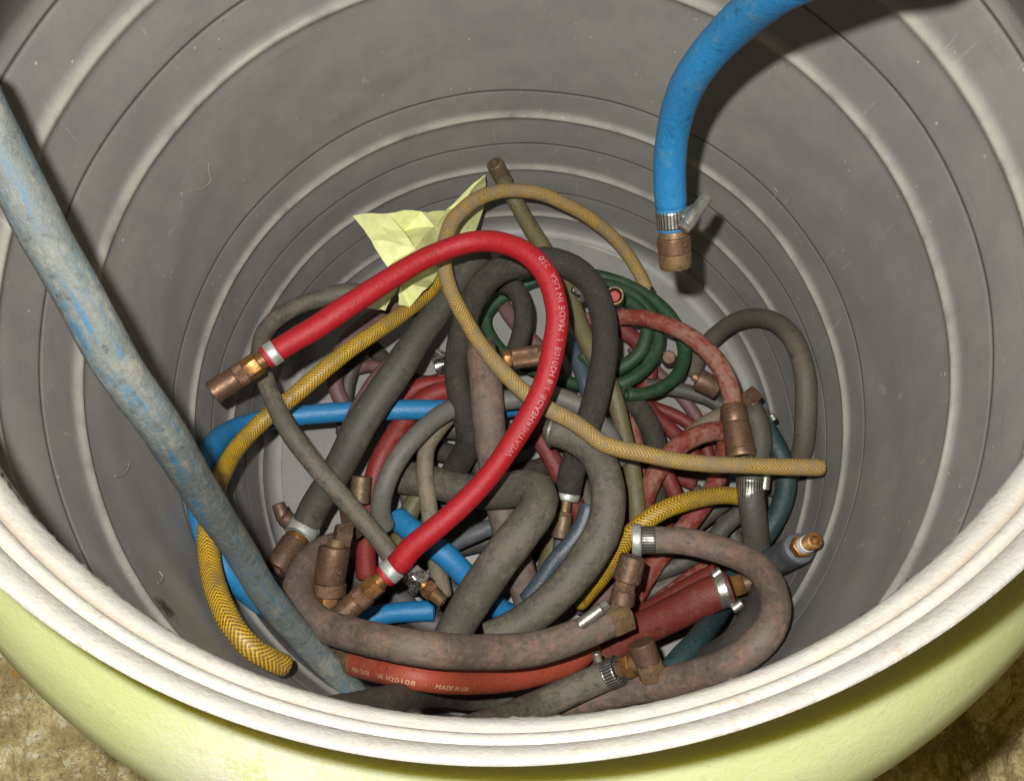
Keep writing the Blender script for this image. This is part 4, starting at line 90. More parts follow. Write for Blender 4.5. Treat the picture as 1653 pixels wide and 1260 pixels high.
 {'key': 'fill_r', 'mat': 'grey_dark', 'r': 0.0084, 'p': [[0.18301, -0.05807, -0.6015], [0.18987, -0.06611, -0.60052], [0.19667, -0.07406, -0.59945], [0.20297, -0.08238, -0.59828], [0.20843, -0.0912, -0.5971], [0.21344, -0.10018, -0.59598], [0.21767, -0.10954, -0.59531], [0.21997, -0.11953, -0.5955], [0.21843, -0.12972, -0.59668], [0.21476, -0.13944, -0.59836], [0.21118, -0.14913, -0.60043]], 'label': 'dark hose under the vertical grey hose at right'},
 {'key': 'fill_s', 'mat': 'grey_mid', 'r': 0.00728, 'p': [[0.0378, -0.10699, -0.5717], [0.03648, -0.11698, -0.57025], [0.0352, -0.12687, -0.56907], [0.03312, -0.13647, -0.5684], [0.02929, -0.1454, -0.56854], [0.02428, -0.15366, -0.56972], [0.01873, -0.1615, -0.57218], [0.01271, -0.16892, -0.5761], [0.0063, -0.17609, -0.581], [-0.00014, -0.18329, -0.58643]], 'label': 'thin grey hose in the dark gap left of the thick grey bow'}]
FITTINGS = [
 {'name': 'brass_coupler', 'label': 'large brown brass coupler standing upright left of the bright red hose end', 'cat': 'hose coupler', 'parts': [('sleeve', 'cyl', 'copper', [-0.15737, -0.12011, -0.4312], [-0.16317, -0.14986, -0.4368], 0.01344, 0.01288), ('knurled_collar', 'knurl', 'copper_dark', [-0.1632, -0.14885, -0.4368], [-0.16466, -0.15869, -0.4396], 0.01484, 0.01484), ('nut', 'hex', 'brass', [-0.16468, -0.15769, -0.4396], [-0.16702, -0.17347, -0.4424], 0.0112, 0.0112), ('neck', 'cyl', 'brass_dull', [-0.1551, -0.1142, -0.4298], [-0.1567, -0.12121, -0.43064], 0.00728, 0.0084), ('elbow_nut', 'hex', 'copper_dark', [-0.1457, -0.11176, -0.4368], [-0.15812, -0.10979, -0.4312], 0.0112, 0.01008)]},
 {'name': 'brass_elbow', 'label': 'upright brown pipe stub above the large brass coupler at the left', 'cat': 'pipe fitting', 'parts': [('stub', 'cyl', 'olive_metal', [-0.15028, -0.04685, -0.504], [-0.15343, -0.0718, -0.5096], 0.00952, 0.00952), ('nut', 'hex', 'copper_dark', [-0.15921, -0.0779, -0.4984], [-0.15248, -0.10275, -0.4844], 0.0112, 0.01064)]},
 {'name': 'hex_connector', 'label': 'knurled brass connector with a shiny hex nut tucked behind the bright red hose', 'cat': 'hose coupler', 'parts': [('nut', 'hex', 'brass_shiny', [-0.01122, 0.04938, -0.4648], [-0.00305, 0.05021, -0.4648], 0.00952, 0.00952), ('knurled_collar', 'knurl', 'copper_dark', [-0.00305, 0.05021, -0.4648], [0.02262, 0.05267, -0.4648], 0.01008, 0.01008), ('sleeve', 'cyl', 'copper_dark', [0.02146, 0.05273, -0.4648], [0.04015, 0.05429, -0.4648], 0.00924, 0.00924)]},
 {'name': 'brown_cup', 'label': 'brown copper-coloured cup below the green coil at the right', 'cat': 'hose coupler', 'parts': [('cup', 'cyl', 'copper_dark', [0.18116, 0.03974, -0.5208], [0.20073, 0.02719, -0.5208], 0.0112, 0.01064), ('inner_tube', 'cyl', 'brass_dull', [0.17658, 0.04321, -0.5208], [0.18232, 0.03904, -0.5208], 0.00448, 0.00448)]},
 {'name': 'ring_fitting', 'label': 'round metal fitting end with a red core beside the green coil', 'cat': 'pipe fitting', 'parts': [('rim_ring', 'ring', 'brass_dull', [0.09791, 0.10935, -0.4648], [0.10155, 0.11865, -0.4928], 0.00896, 0.00896), ('core', 'cyl', 'red_paint', [0.09844, 0.1105, -0.469], [0.10155, 0.11865, -0.4928], 0.0056, 0.0056)]},
 {'name': 'bolt_head', 'label': 'small round brown plug lying between two green loops', 'cat': 'pipe fitting', 'parts': [('cap', 'cyl', 'copper_dark', [0.16523, 0.08089, -0.5712], [0.16932, 0.08412, -0.5936], 0.00728, 0.00784), ('collar', 'hex', 'steel', [0.15971, 0.08789, -0.5824], [0.16362, 0.08873, -0.5936], 0.00504, 0.00504)]},
 {'name': 'chrome_ring', 'label': 'shiny chrome clamp ring beside the thick diagonal grey hose', 'cat': 'hose clamp', 'parts': [('band', 'ring', 'chrome', [-0.08395, 0.07594, -0.5544], [-0.07146, 0.08017, -0.5544], 0.01176, 0.01176), ('screw', 'cyl', 'chrome', [-0.08246, 0.09187, -0.5488], [-0.07473, 0.08598, -0.5488], 0.00336, 0.00392)]},
 {'name': 'clamp_piece', 'label': 'small shiny clamp screw under the black loop at the back', 'cat': 'hose clamp', 'parts': [('housing', 'cyl', 'chrome', [0.05974, 0.12703, -0.4844], [0.06827, 0.12109, -0.49], 0.00364, 0.00364), ('tab', 'hex', 'steel', [0.06616, 0.12374, -0.4928], [0.07064, 0.12058, -0.4984], 0.00504, 0.00448)]},
 {'name': 'chrome_clamp_end', 'label': 'triangular shiny metal clip below the grey kinked hose at the bottom', 'cat': 'hose clamp', 'parts': [('clip', 'hex', 'chrome', [-0.03035, -0.18787, -0.4648], [-0.02553, -0.19516, -0.4704], 0.0056, 0.00224)]}]
BAG_POINTS = [[-0.14645, 0.18823, -0.4312], [-0.1185, 0.20256, -0.4536], [-0.08645, 0.20991, -0.4648], [-0.0668, 0.22391, -0.4928], [-0.02211, 0.25334, -0.476], [-0.0208, 0.25641, -0.504], [-0.03438, 0.21878, -0.5264], [-0.06547, 0.185, -0.4984], [-0.08952, 0.1621, -0.448], [-0.1313, 0.16725, -0.4424], [-0.12816, 0.16788, -0.4648], [-0.11832, 0.14542, -0.4536], [-0.10592, 0.12229, -0.4424], [-0.10393, 0.09976, -0.4368], [-0.09461, 0.10028, -0.448], [-0.07855, 0.11028, -0.4312], [-0.0714, 0.14313, -0.4648], [-0.13824, 0.11087, -0.476], [-0.12148, 0.10247, -0.4592], [-0.11867, 0.13689, -0.4704], [-0.15693, 0.12776, -0.4984], [-0.10541, 0.19561, -0.476], [-0.07494, 0.19519, -0.4704], [-0.04797, 0.22443, -0.4816]]
BAG_SHEETS = [[0, 1, 21, 8, 9], [1, 2, 22, 21], [2, 3, 23, 22], [3, 4, 23], [4, 5, 23], [23, 5, 6, 22], [22, 6, 7, 8, 21], [9, 8, 12, 11, 10], [8, 7, 16, 12], [12, 16, 15, 14, 13], [11, 12, 19], [19, 12, 18, 17], [19, 17, 20]]
STAIN = [-0.22079, -0.1723, -0.25881]
FIBRES = [
('pale forked fibre stuck on the upper left inner wall', [[-0.22811, 0.15859, -0.28845], [-0.23049, 0.15514, -0.29658], [-0.232, 0.15293, -0.30352], [-0.23585, 0.14682, -0.30208], [-0.24247, 0.13552, -0.28964]]),
('thin curled fibre on the inner wall right of the leaning hose', [[-0.26674, 0.07779, -0.31138], [-0.26673, 0.0777, -0.31796], [-0.26593, 0.08066, -0.32226], [-0.26599, 0.08022, -0.32703]]),
('bent white fibre on the inner wall left of the leaning hose', [[-0.26395, -0.08682, -0.26497], [-0.265, -0.08349, -0.27816], [-0.26708, -0.07646, -0.28802], [-0.26857, -0.07092, -0.29179]]),
('hooked white fibre on the lower left inner wall', [[-0.2351, -0.14795, -0.27714], [-0.23344, -0.15058, -0.27931], [-0.23107, -0.15416, -0.27276], [-0.2298, -0.15616, -0.26492]]),
('white speck of lint on the inner wall below the tip of the blue hose', [[0.22743, 0.15953, -0.36421], [0.22918, 0.15703, -0.36416], [0.23054, 0.15514, -0.3661]])]
CAM_LOC = [0.0, -0.19561, 0.24926]
CAM_ROWS = [[0.998973, 0.044981, 0.005426], [-0.04151, 0.956659, -0.288237], [-0.018156, 0.287715, 0.957544]]

# ------------------------------------------------------------------ camera, world, light
S = 0.28
cd = bpy.data.cameras.new('camera'); cam = bpy.data.objects.new('camera', cd); COL.objects.link(cam)
cd.sensor_width = 36.0; cd.lens = 28.328; cd.clip_start = 0.01; cd.clip_end = 100
M3 = Matrix(CAM_ROWS)
cam.matrix_world = Matrix.Translation(Vector(CAM_LOC)) @ M3.to_4x4()
scene.camera = cam
w = bpy.data.worlds.new('World'); scene.world = w; w.use_nodes = True
bg = w.node_tree.nodes['Background']; bg.inputs[0].default_value = (1.0, 0.76, 0.26, 1); bg.inputs[1].default_value = 0.11
scene.view_settings.view_transform = 'Standard'; scene.view_settings.look = 'None'
scene.view_settings.exposure = 0; scene.view_settings.gamma = 1
fl = bpy.data.lights.new('flash', 'POINT'); fl.energy = 30; fl.shadow_soft_size = 0.006; fl.color = (1.0, .985, .962)
fl.use_nodes = True; _t = fl.node_tree; _e = _t.nodes['Emission']; _f = _t.nodes.new('ShaderNodeLightFalloff')
_f.inputs['Strength'].default_value = 1.33; _t.links.new(_f.outputs['Linear'], _e.inputs['Strength'])
fo = bpy.data.objects.new('flash', fl); COL.objects.link(fo)
fo.location = Vector(CAM_LOC) + M3 @ Vector((-0.029, 0.037, 0.016))

# ------------------------------------------------------------------ node helpers
class E:
    """tiny wrapper: arithmetic on node sockets"""
    def __init__(s, nt, sock): s.nt, s.s = nt, sock
    def op(s, o, b=None, c=None):
        n = s.nt.nodes.new('ShaderNodeMath'); n.operation = o
        for i, v in enumerate((s, b, c)):
            if v is None: continue
            if isinstance(v, E): s.nt.links.new(v.s, n.inputs[i])
            else: n.inputs[i].default_value = v
        return E(s.nt, n.outputs[0])
    def __add__(s, b): return s.op('ADD', b)
    def __sub__(s, b): return s.op('SUBTRACT', b)
    def __mul__(s, b): return s.op('MULTIPLY', b)
    def frac(s): return s.op('FRACT')
    def gt(s, b): return s.op('GREATER_THAN', b)
    def lt(s, b): return s.op('LESS_THAN', b)
    def mx(s, b): return s.op('MAXIMUM', b)
    def inv(s): return s.op('MULTIPLY', -1.0) + 1.0
def noise(nt, vec, scale, detail=5, rough=.55, dist=0.0):
    n = nt.nodes.new('ShaderNodeTexNoise'); n.inputs['Scale'].default_value = scale
    n.inputs['Detail'].default_value = detail; n.inputs['Roughness'].default_value = rough; n.inputs['Distortion'].default_value = dist
    if vec is not None: nt.links.new(vec, n.inputs['Vector'])
    return E(nt, n.outputs['Fac'])
def ramp(nt, e, lo, hi):
    n = nt.nodes.new('ShaderNodeMapRange'); n.inputs[1].default_value = lo; n.inputs[2].default_value = hi
    n.interpolation_type = 'SMOOTHSTEP'; nt.links.new(e.s, n.inputs[0]); return E(nt, n.outputs[0])
def mix(nt, fac, a, b):
    n = nt.nodes.new('ShaderNodeMix'); n.data_type = 'RGBA'
    if isinstance(fac, E): nt.links.new(fac.s, n.inputs[0])
    else: n.inputs[0].default_value = fac
    for i, v in ((6, a), (7, b)):
        if isinstance(v, (tuple, list)): n.inputs[i].default_value = (*v[:3], 1)
        else: nt.links.new(v, n.inputs[i])
    return n.outputs[2]
def newmat(name):
    m = bpy.data.materials.new(name); m.use_nodes = True
    nt = m.node_tree; return m, nt, nt.nodes['Principled BSDF']
def bump(nt, bs, h, dist, strength=1.0, prev=None):
    b = nt.nodes.new('ShaderNodeBump'); b.inputs['Strength'].default_value = strength; b.inputs['Distance'].default_value = dist
    nt.links.new(h.s, b.inputs['Height'])
    if prev is not None: nt.links.new(prev.outputs[0], b.inputs['Normal'])
    nt.links.new(b.outputs[0], bs.inputs['Normal']); return b
def lin(r, g, b):
    return tuple(((c/255)/12.92 if c/255 <= .04045 else ((c/255+.055)/1.055)**2.4) for c in (r, g, b))

DUST = lin(150, 138, 116)
def hose_mat(name, base, dust=.35, rough=.45, dustc=DUST, second=None, second_amt=.5, ribs=0, fuzz=0, streak=0, braid=None, speck=.25, spec=.4):
    m, nt, bs = newmat(name)
    tc = nt.nodes.new('ShaderNodeTexCoord'); oi = nt.nodes.new('ShaderNodeObjectInfo')
    add = nt.nodes.new('ShaderNodeVectorMath'); add.operation = 'ADD'
    nt.links.new(tc.outputs['Object'], add.inputs[0])
    mul = nt.nodes.new('ShaderNodeVectorMath'); mul.operation = 'SCALE'; mul.inputs[0].default_value = (7, 11, 5)
    nt.links.new(oi.outputs['Random'], mul.inputs['Scale']); nt.links.new(mul.outputs[0], add.inputs[1])
    v = add.outputs[0]
    big = noise(nt, v, 22, 6, .6); mid = noise(nt, v, 95, 6, .65); fine = noise(nt, v, 520, 4, .7); vf = noise(nt, v, 1500, 2, .6)
    col = base
    bmp = None
    nf = noise(nt, v, 240, 5, .75)
    uv = nt.nodes.new('ShaderNodeSeparateXYZ'); nt.links.new(tc.outputs['UV'], uv.inputs[0])
    U = E(nt, uv.outputs[0]); V = E(nt, uv.outputs[1])
    cx = nt.nodes.new('ShaderNodeCombineXYZ'); nt.links.new((U*28).s, cx.inputs[0]); nt.links.new((V*9).s, cx.inputs[1]); nt.links.new(oi.outputs['Random'], cx.inputs[2])
    st = noise(nt, cx.outputs[0], 2.2, 5, .7)
    if second is not None and streak:
        cy = nt.nodes.new('ShaderNodeCombineXYZ'); nt.links.new((U*14).s, cy.inputs[0]); nt.links.new((V*9).s, cy.inputs[1])
        col = mix(nt, ramp(nt, noise(nt, cy.outputs[0], 1.1, 8, .75)*.8+nf*.2, .51, .60)*second_amt, col, second)
    elif second is not None:
        f2 = ramp(nt, big*.35 + mid*.35 + nf*.3, .50, .56)
        col = mix(nt, f2*second_amt if second_amt < 1 else f2, col, second)
    if braid:
        hi, lo, amt = braid
        k = 1/0.0031                     # pitch along the hose, metres
        Uj = U + (mid-.5)*.0025
        zig = ((V*3 + .15).frac() - .5).op('ABSOLUTE')
        a = (Uj*k + zig*4.4).frac(); b = (Uj*k - zig*4.4 + .35).frac()
        ta = (a - .5).op('ABSOLUTE').lt(.20); tb = (b - .5).op('ABSOLUTE').lt(.10)
        th = ta.mx(tb*.55)
        cross = a
        col = mix(nt, th, lo, hi)
        f3 = ramp(nt, big*.5+mid*.5, .42, .60)*amt
        col = mix(nt, f3, col, mix(nt, mid, dustc, tuple(c*.55 for c in dustc)))
        bmp = bump(nt, bs, th*f3.inv(), .0004, .6)
    d = ramp(nt, big*.25 + mid*.25 + nf*.25 + st*.25, .56-.16*dust, .62-.06*dust)
    col = mix(nt, d*(.35+.55*dust), col, mix(nt, fine, dustc, tuple(c*.62 for c in dustc)))
    sp = ramp(nt, fine*.5+vf*.5, .60, .68)
    col = mix(nt, sp*speck, col, tuple(min(1, c*1.5+.06) for c in dustc))
    dk = ramp(nt, mid*.4+nf*.6, .46, .36)
    col = mix(nt, dk*.55, col, tuple(c*.25 for c in base))
    nt.links.new(col, bs.inputs['Base Color'])
    rr = (d*.35 + rough).op('MINIMUM', .95); nt.links.new(rr.s, bs.inputs['Roughness'])
    bs.inputs['Specular IOR Level'].default_value = spec
    b1 = bump(nt, bs, mid*.3+nf*.4+fine*.3, .0018 if not fuzz else .003, .7 if not fuzz else 1, bmp)
    if ribs:
        s1 = ((U*(1/.0018) + V*1.0)*6.2832).op('SINE')
        bump(nt, bs, s1, .00005, .4, b1)
    if fuzz:
        s2 = ((U*(1/.0016) + V*2 + mid*1.2)*6.2832).op('SINE')
        bump(nt, bs, s2*.4 + vf*1.5, .0006, .8, b1)
    return m
def metal_mat(name, base, rough=.35, metallic=.9, tarn=None, tarn_amt=.5, knurl=False, slots=False):
    m, nt, bs = newmat(name)
    tc = nt.nodes.new('ShaderNodeTexCoord'); v = tc.outputs['Object']
    mid = noise(nt, v, 130, 6, .65); fine = noise(nt, v, 700, 3, .6)
    col = base
    if tarn is not None: col = mix(nt, ramp(nt, mid*.8+fine*.2, .60-.3*tarn_amt, .62), base, tarn)
    dd = ramp(nt, mid*.4+fine*.6, .52, .66)
    col = mix(nt, dd*.35, col, DUST)
    nt.links.new(col, bs.inputs['Base Color'])
    nt.links.new((dd*-.5+metallic).s, bs.inputs['Metallic']); nt.links.new((mid*.35+(rough-.12)).s, bs.inputs['Roughness'])
    b = bump(nt, bs, mid*.5+fine*.5, .0006, .5)
    uv = nt.nodes.new('ShaderNodeSeparateXYZ'); nt.links.new(tc.outputs['UV'], uv.inputs[0])
    U = E(nt, uv.outputs[0]); V = E(nt, uv.outputs[1])
    if knurl:
        k = 1/.0016
        h = ((U*k+V*34).frac()-.5).op('ABSOLUTE') + ((U*k-V*34).frac()-.5).op('ABSOLUTE')
        bump(nt, bs, h, .0005, 1, b)
    if slots:
        h = (V*30).frac().gt(.55)
        nt.links.new(mix(nt, h*.8, col, (.02, .018, .015)), bs.inputs['Base Color'])
    return m
M = {}
M['red_bright'] = hose_mat('red rubber', lin(158, 24, 32), .16, .48, lin(132, 62, 58), speck=.16, spec=.38)
M['red_brick'] = hose_mat('brick red rubber', lin(104, 42, 32), .38, .5, lin(112, 84, 68), ribs=0)
M['red_orange'] = hose_mat('orange red rubber', lin(146, 64, 44), .30, .5, lin(140, 104, 82), ribs=1)
M['red_mid'] = hose_mat('mid red rubber', lin(122, 38, 32), .34, .45, lin(114, 76, 62), ribs=1)
M['red_dark'] = hose_mat('dark red rubber', lin(104, 40, 34), .38, .48, lin(110, 80, 66), ribs=1)
M['red_pale'] = hose_mat('dusty red rubber', lin(118, 46, 36), .66, .55, lin(152, 126, 106), ribs=0)
M['blue'] = hose_mat('blue rubber', lin(34, 112, 160), .20, .38, lin(92, 114, 118), speck=.14, spec=.5)
M['blue_dusty'] = hose_mat('scuffed blue rubber', lin(34, 112, 160), .18, .45, lin(104, 124, 126), speck=.2, spec=.4)
M['blue_grime'] = hose_mat('grimy blue rubber', lin(100, 106, 102), .50, .6, lin(156, 150, 132), second=lin(40, 104, 140), second_amt=.85, streak=1, speck=.45)
M['grey'] = hose_mat('grey rubber', lin(84, 79, 69), .52, .5, lin(128, 118, 98), speck=.4)
M['grey_mid'] = hose_mat('mid grey rubber', lin(84, 82, 78), .35, .5, lin(118, 112, 98))
M['grey_light'] = hose_mat('light grey rubber', lin(98, 95, 88), .30, .48, lin(130, 124, 108), speck=.15)
M['grey_dark'] = hose_mat('dark grey rubber', lin(70, 68, 60), .38, .5, lin(104, 98, 84))
M['grey_blue'] = hose_mat('blue grey rubber', lin(76, 80, 84), .30, .45, lin(112, 108, 98))
M['steel_blue'] = hose_mat('steel blue rubber', lin(62, 74, 82), .28, .32, lin(104, 104, 98), spec=.6)
M['mauve'] = hose_mat('mauve rubber', lin(98, 70, 70), .40, .5, lin(128, 104, 98))
M['redgrey'] = hose_mat('worn red grey rubber', lin(98, 86, 76), .58, .55, lin(140, 126, 108), second=lin(120, 56, 48), second_amt=.5, speck=.45)
M['brown_grey'] = hose_mat('brown grey rubber', lin(78, 72, 62), .42, .55, lin(104, 92, 72), fuzz=0)
M['olive'] = hose_mat('olive rubber', lin(92, 86, 56), .40, .45, lin(116, 104, 72), ribs=1)
M['green'] = hose_mat('green rubber', lin(34, 62, 40), .42, .48, lin(82, 90, 64), speck=.15)
M['teal'] = hose_mat('teal rubber', lin(38, 58, 58), .32, .45, lin(78, 86, 76))
M['fuzzy'] = hose_mat('textured black rubber', lin(58, 53, 46), .42, .75, lin(98, 88, 74), fuzz=1, speck=.35)
M['tan_grey'] = hose_mat('tan grey rubber', lin(112, 102, 84), .55, .5, lin(148, 134, 110))
M['tan_tube'] = hose_mat('beige tube', lin(170, 145, 105), .25, .4, lin(150, 130, 95))
M['braid_gold'] = hose_mat('gold braided pvc', lin(120, 90, 20), .26, .34, lin(116, 98, 62), braid=(lin(206, 168, 44), lin(112, 80, 14), .55), speck=.18, spec=.45)
M['braid_tan'] = hose_mat('dusty braided pvc', lin(140, 118, 70), .70, .5, lin(144, 126, 94), braid=(lin(186, 152, 76), lin(122, 98, 54), 1.0), speck=.35, spec=.3)
M['brass'] = metal_mat('worn brass', lin(168, 122, 62), .38, .75, lin(112, 76, 46), .7)
M['brass_dull'] = metal_mat('dull brass', lin(138, 112, 74), .5, .6, lin(92, 74, 56), .7)
M['brass_shiny'] = metal_mat('bright brass', lin(216, 160, 110), .22, .95, lin(150, 100, 60), .3)
M['copper'] = metal_mat('brown bronze', lin(122, 94, 72), .42, .6, lin(90, 64, 48), .7)
M['copper_dark'] = metal_mat('dark bronze', lin(106, 82, 62), .5, .5, lin(82, 58, 46), .7)
M['copper_knurl'] = metal_mat('knurled bronze', lin(140, 108, 84), .4, .7, lin(90, 66, 52), .4, knurl=True)
M['olive_metal'] = metal_mat('tarnished bronze', lin(118, 100, 74), .5, .55, lin(84, 70, 54), .6)
M['steel'] = metal_mat('zinc steel', lin(170, 168, 156), .34, .85, lin(120, 112, 98), .4)
M['steel_slot'] = metal_mat('slotted steel', lin(160, 156, 146), .36, .8, lin(110, 104, 92), .4, slots=True)
M['chrome'] = metal_mat('chrome', lin(225, 225, 220), .14, 1.0, lin(150, 140, 120), .2)
M['ferrule'] = metal_mat('matt aluminium', lin(178, 182, 172), .45, .5, lin(140, 140, 128), .4)
M['tape'] = hose_mat('white thread tape', (.78, .78, .78), .05, .6, speck=0)
M['red_paint'] = hose_mat('red core', lin(150, 50, 40), .2, .5)
def print_mat(name, c, under):
    m, nt, bs = newmat(name); tc = nt.nodes.new('ShaderNodeTexCoord')
    n = noise(nt, tc.outputs['Object'], 300, 4, .7); n2 = noise(nt, tc.outputs['Object'], 60, 3, .6)
    nt.links.new(mix(nt, ramp(nt, n*.6+n2*.4, .44, .58)*.75, c, under), bs.inputs['Base Color']); bs.inputs['Roughness'].default_value = .6
    return m
M['print_white'] = print_mat('white print', (.46, .28, .28), lin(160, 52, 54))
m, nt, bs = newmat('faded print'); bs.inputs['Base Color'].default_value = (.52, .22, .22, 1); M['print_faint'] = m
m, nt, bs = newmat('tan print'); bs.inputs['Base Color'].default_value = (.50, .34, .20, 1); bs.inputs['Roughness'].default_value = .6; M['print_tan'] = m
m, nt, bs = newmat('dark bore'); bs.inputs['Base Color'].default_value = (.02, .018, .015, 1); bs.inputs['Roughness'].default_value = .8; M['bore'] = m

# ------------------------------------------------------------------ mesh helpers
def link(name, me, mat, parent=None, loc=(0, 0, 0), smooth=True):
    me.materials.append(mat) if mat else None
    if smooth:
        for p in me.polygons: p.use_smooth = True
    o = bpy.data.objects.new(name, me); COL.objects.link(o); o.location = loc
    if parent is not None: o.parent = parent
    return o
def thing(name, label, cat, loc=(0, 0, 0), group=None):
    o = bpy.data.objects.new(name, None); COL.objects.link(o); o.location = loc; o.empty_display_size = .01
    o['label'] = label; o['category'] = cat
    if group: o['group'] = group
    return o
def catmull(P, step):
    P = [Vector(p) for p in P]
    Q = [2*P[0]-P[1]] + P + [2*P[-1]-P[-2]]; out = []
    for i in range(1, len(Q)-2):
        a, b, c, d = Q[i-1:i+3]; n = max(1, int((c-b).length/step))
        for k in range(n):
            t = k/n
            out.append(.5*((2*b)+(-a+c)*t+(2*a-5*b+4*c-d)*t*t+(-a+3*b-3*c+d)*t**3))
    out.append(P[-1]); return out
def frames(C):
    n = len(C); T = []
    for i in range(n):
        t = C[min(i+1, n-1)] - C[max(i-1, 0)]; T.append(t.normalized())
    ref = Vector((0, -.15, 1)).normalized()
    N = []
    v = ref - T[0]*ref.dot(T[0])
    if v.length < .2: v = Vector((0, -1, 0)) - T[0]*Vector((0, -1, 0)).dot(T[0])
    v.normalize()
    for i in range(n):
        v = v - T[i]*v.dot(T[i]); v.normalize()
        r = ref - T[i]*ref.dot(T[i])
        if r.length > .35: v = (v*.8 + r.normalized()*.2).normalized()
        N.append(v.copy())
    S_ = [0]
    for i in range(1, n): S_.append(S_[-1] + (C[i]-C[i-1]).length)
    return T, N, S_
def wob(s, seed, amp):
    return 1 + amp*(math.sin(s*90+seed)*.5 + math.sin(s*210+seed*2.3)*.3 + math.sin(s*37+seed*1.7)*.6)
def tube(C, r, org, seed=0, nseg=18, amp=.02, open0=False, open1=False):
    T, N, L = frames(C); n = len(C)
    verts = []; faces = []; uvs = []
    for i in range(n):
        b = T[i].cross(N[i]); rr = r*wob(L[i], seed, amp)
        ov = 1 + .035*math.sin(L[i]*25+seed)
        for k in range(nseg):
            a = 2*math.pi*k/nseg
            verts.append(C[i] + N[i]*(math.cos(a)*rr*ov) + b*(math.sin(a)*rr/ov) - org)
    def uvq(i, k): return (L[i], k/nseg)
    for i in range(n-1):
        for k in range(nseg):
            k2 = (k+1) % nseg
            faces.append((i*nseg+k, i*nseg+k2, (i+1)*nseg+k2, (i+1)*nseg+k))
            uvs += [uvq(i, k), uvq(i, k+1), uvq(i+1, k+1), uvq(i+1, k)]
    for end, op in ((0, open0), (n-1, open1)):
        base = end*nseg; b = T[end].cross(N[end]); sgn = 1 if end == 0 else -1
        def ring(f, depth):
            s0 = len(verts)
            for k in range(nseg):
                a = 2*math.pi*k/nseg
                verts.append(C[end] + T[end]*sgn*depth*r + (N[end]*math.cos(a) + b*math.sin(a))*r*f - org)
            return s0
        rings = [base, ring(.93, -.06)] + ([ring(.55, -.05), ring(.5, .3), ring(.5, 1.6)] if op else [ring(.5, -.08)])
        for p, q in zip(rings, rings[1:]):
            for k in range(nseg):
                k2 = (k+1) % nseg
                fc = (p+k, p+k2, q+k2, q+k); fc = fc[::-1] if end == 0 else fc
                faces.append(fc); uvs += [(L[end], k/nseg)]*4
        q = rings[-1]; fc = tuple(q+k for k in range(nseg)); faces.append(fc[::-1] if end == 0 else fc); uvs += [(L[end], .5)]*nseg
    me = bpy.data.meshes.new('tube'); me.from_pydata([tuple(v) for v in verts], [], faces); me.update()
    uvl = me.uv_layers.new(name='UVMap')
    for i, uv in enumerate(uvs): uvl.data[i].uv = uv
    return me
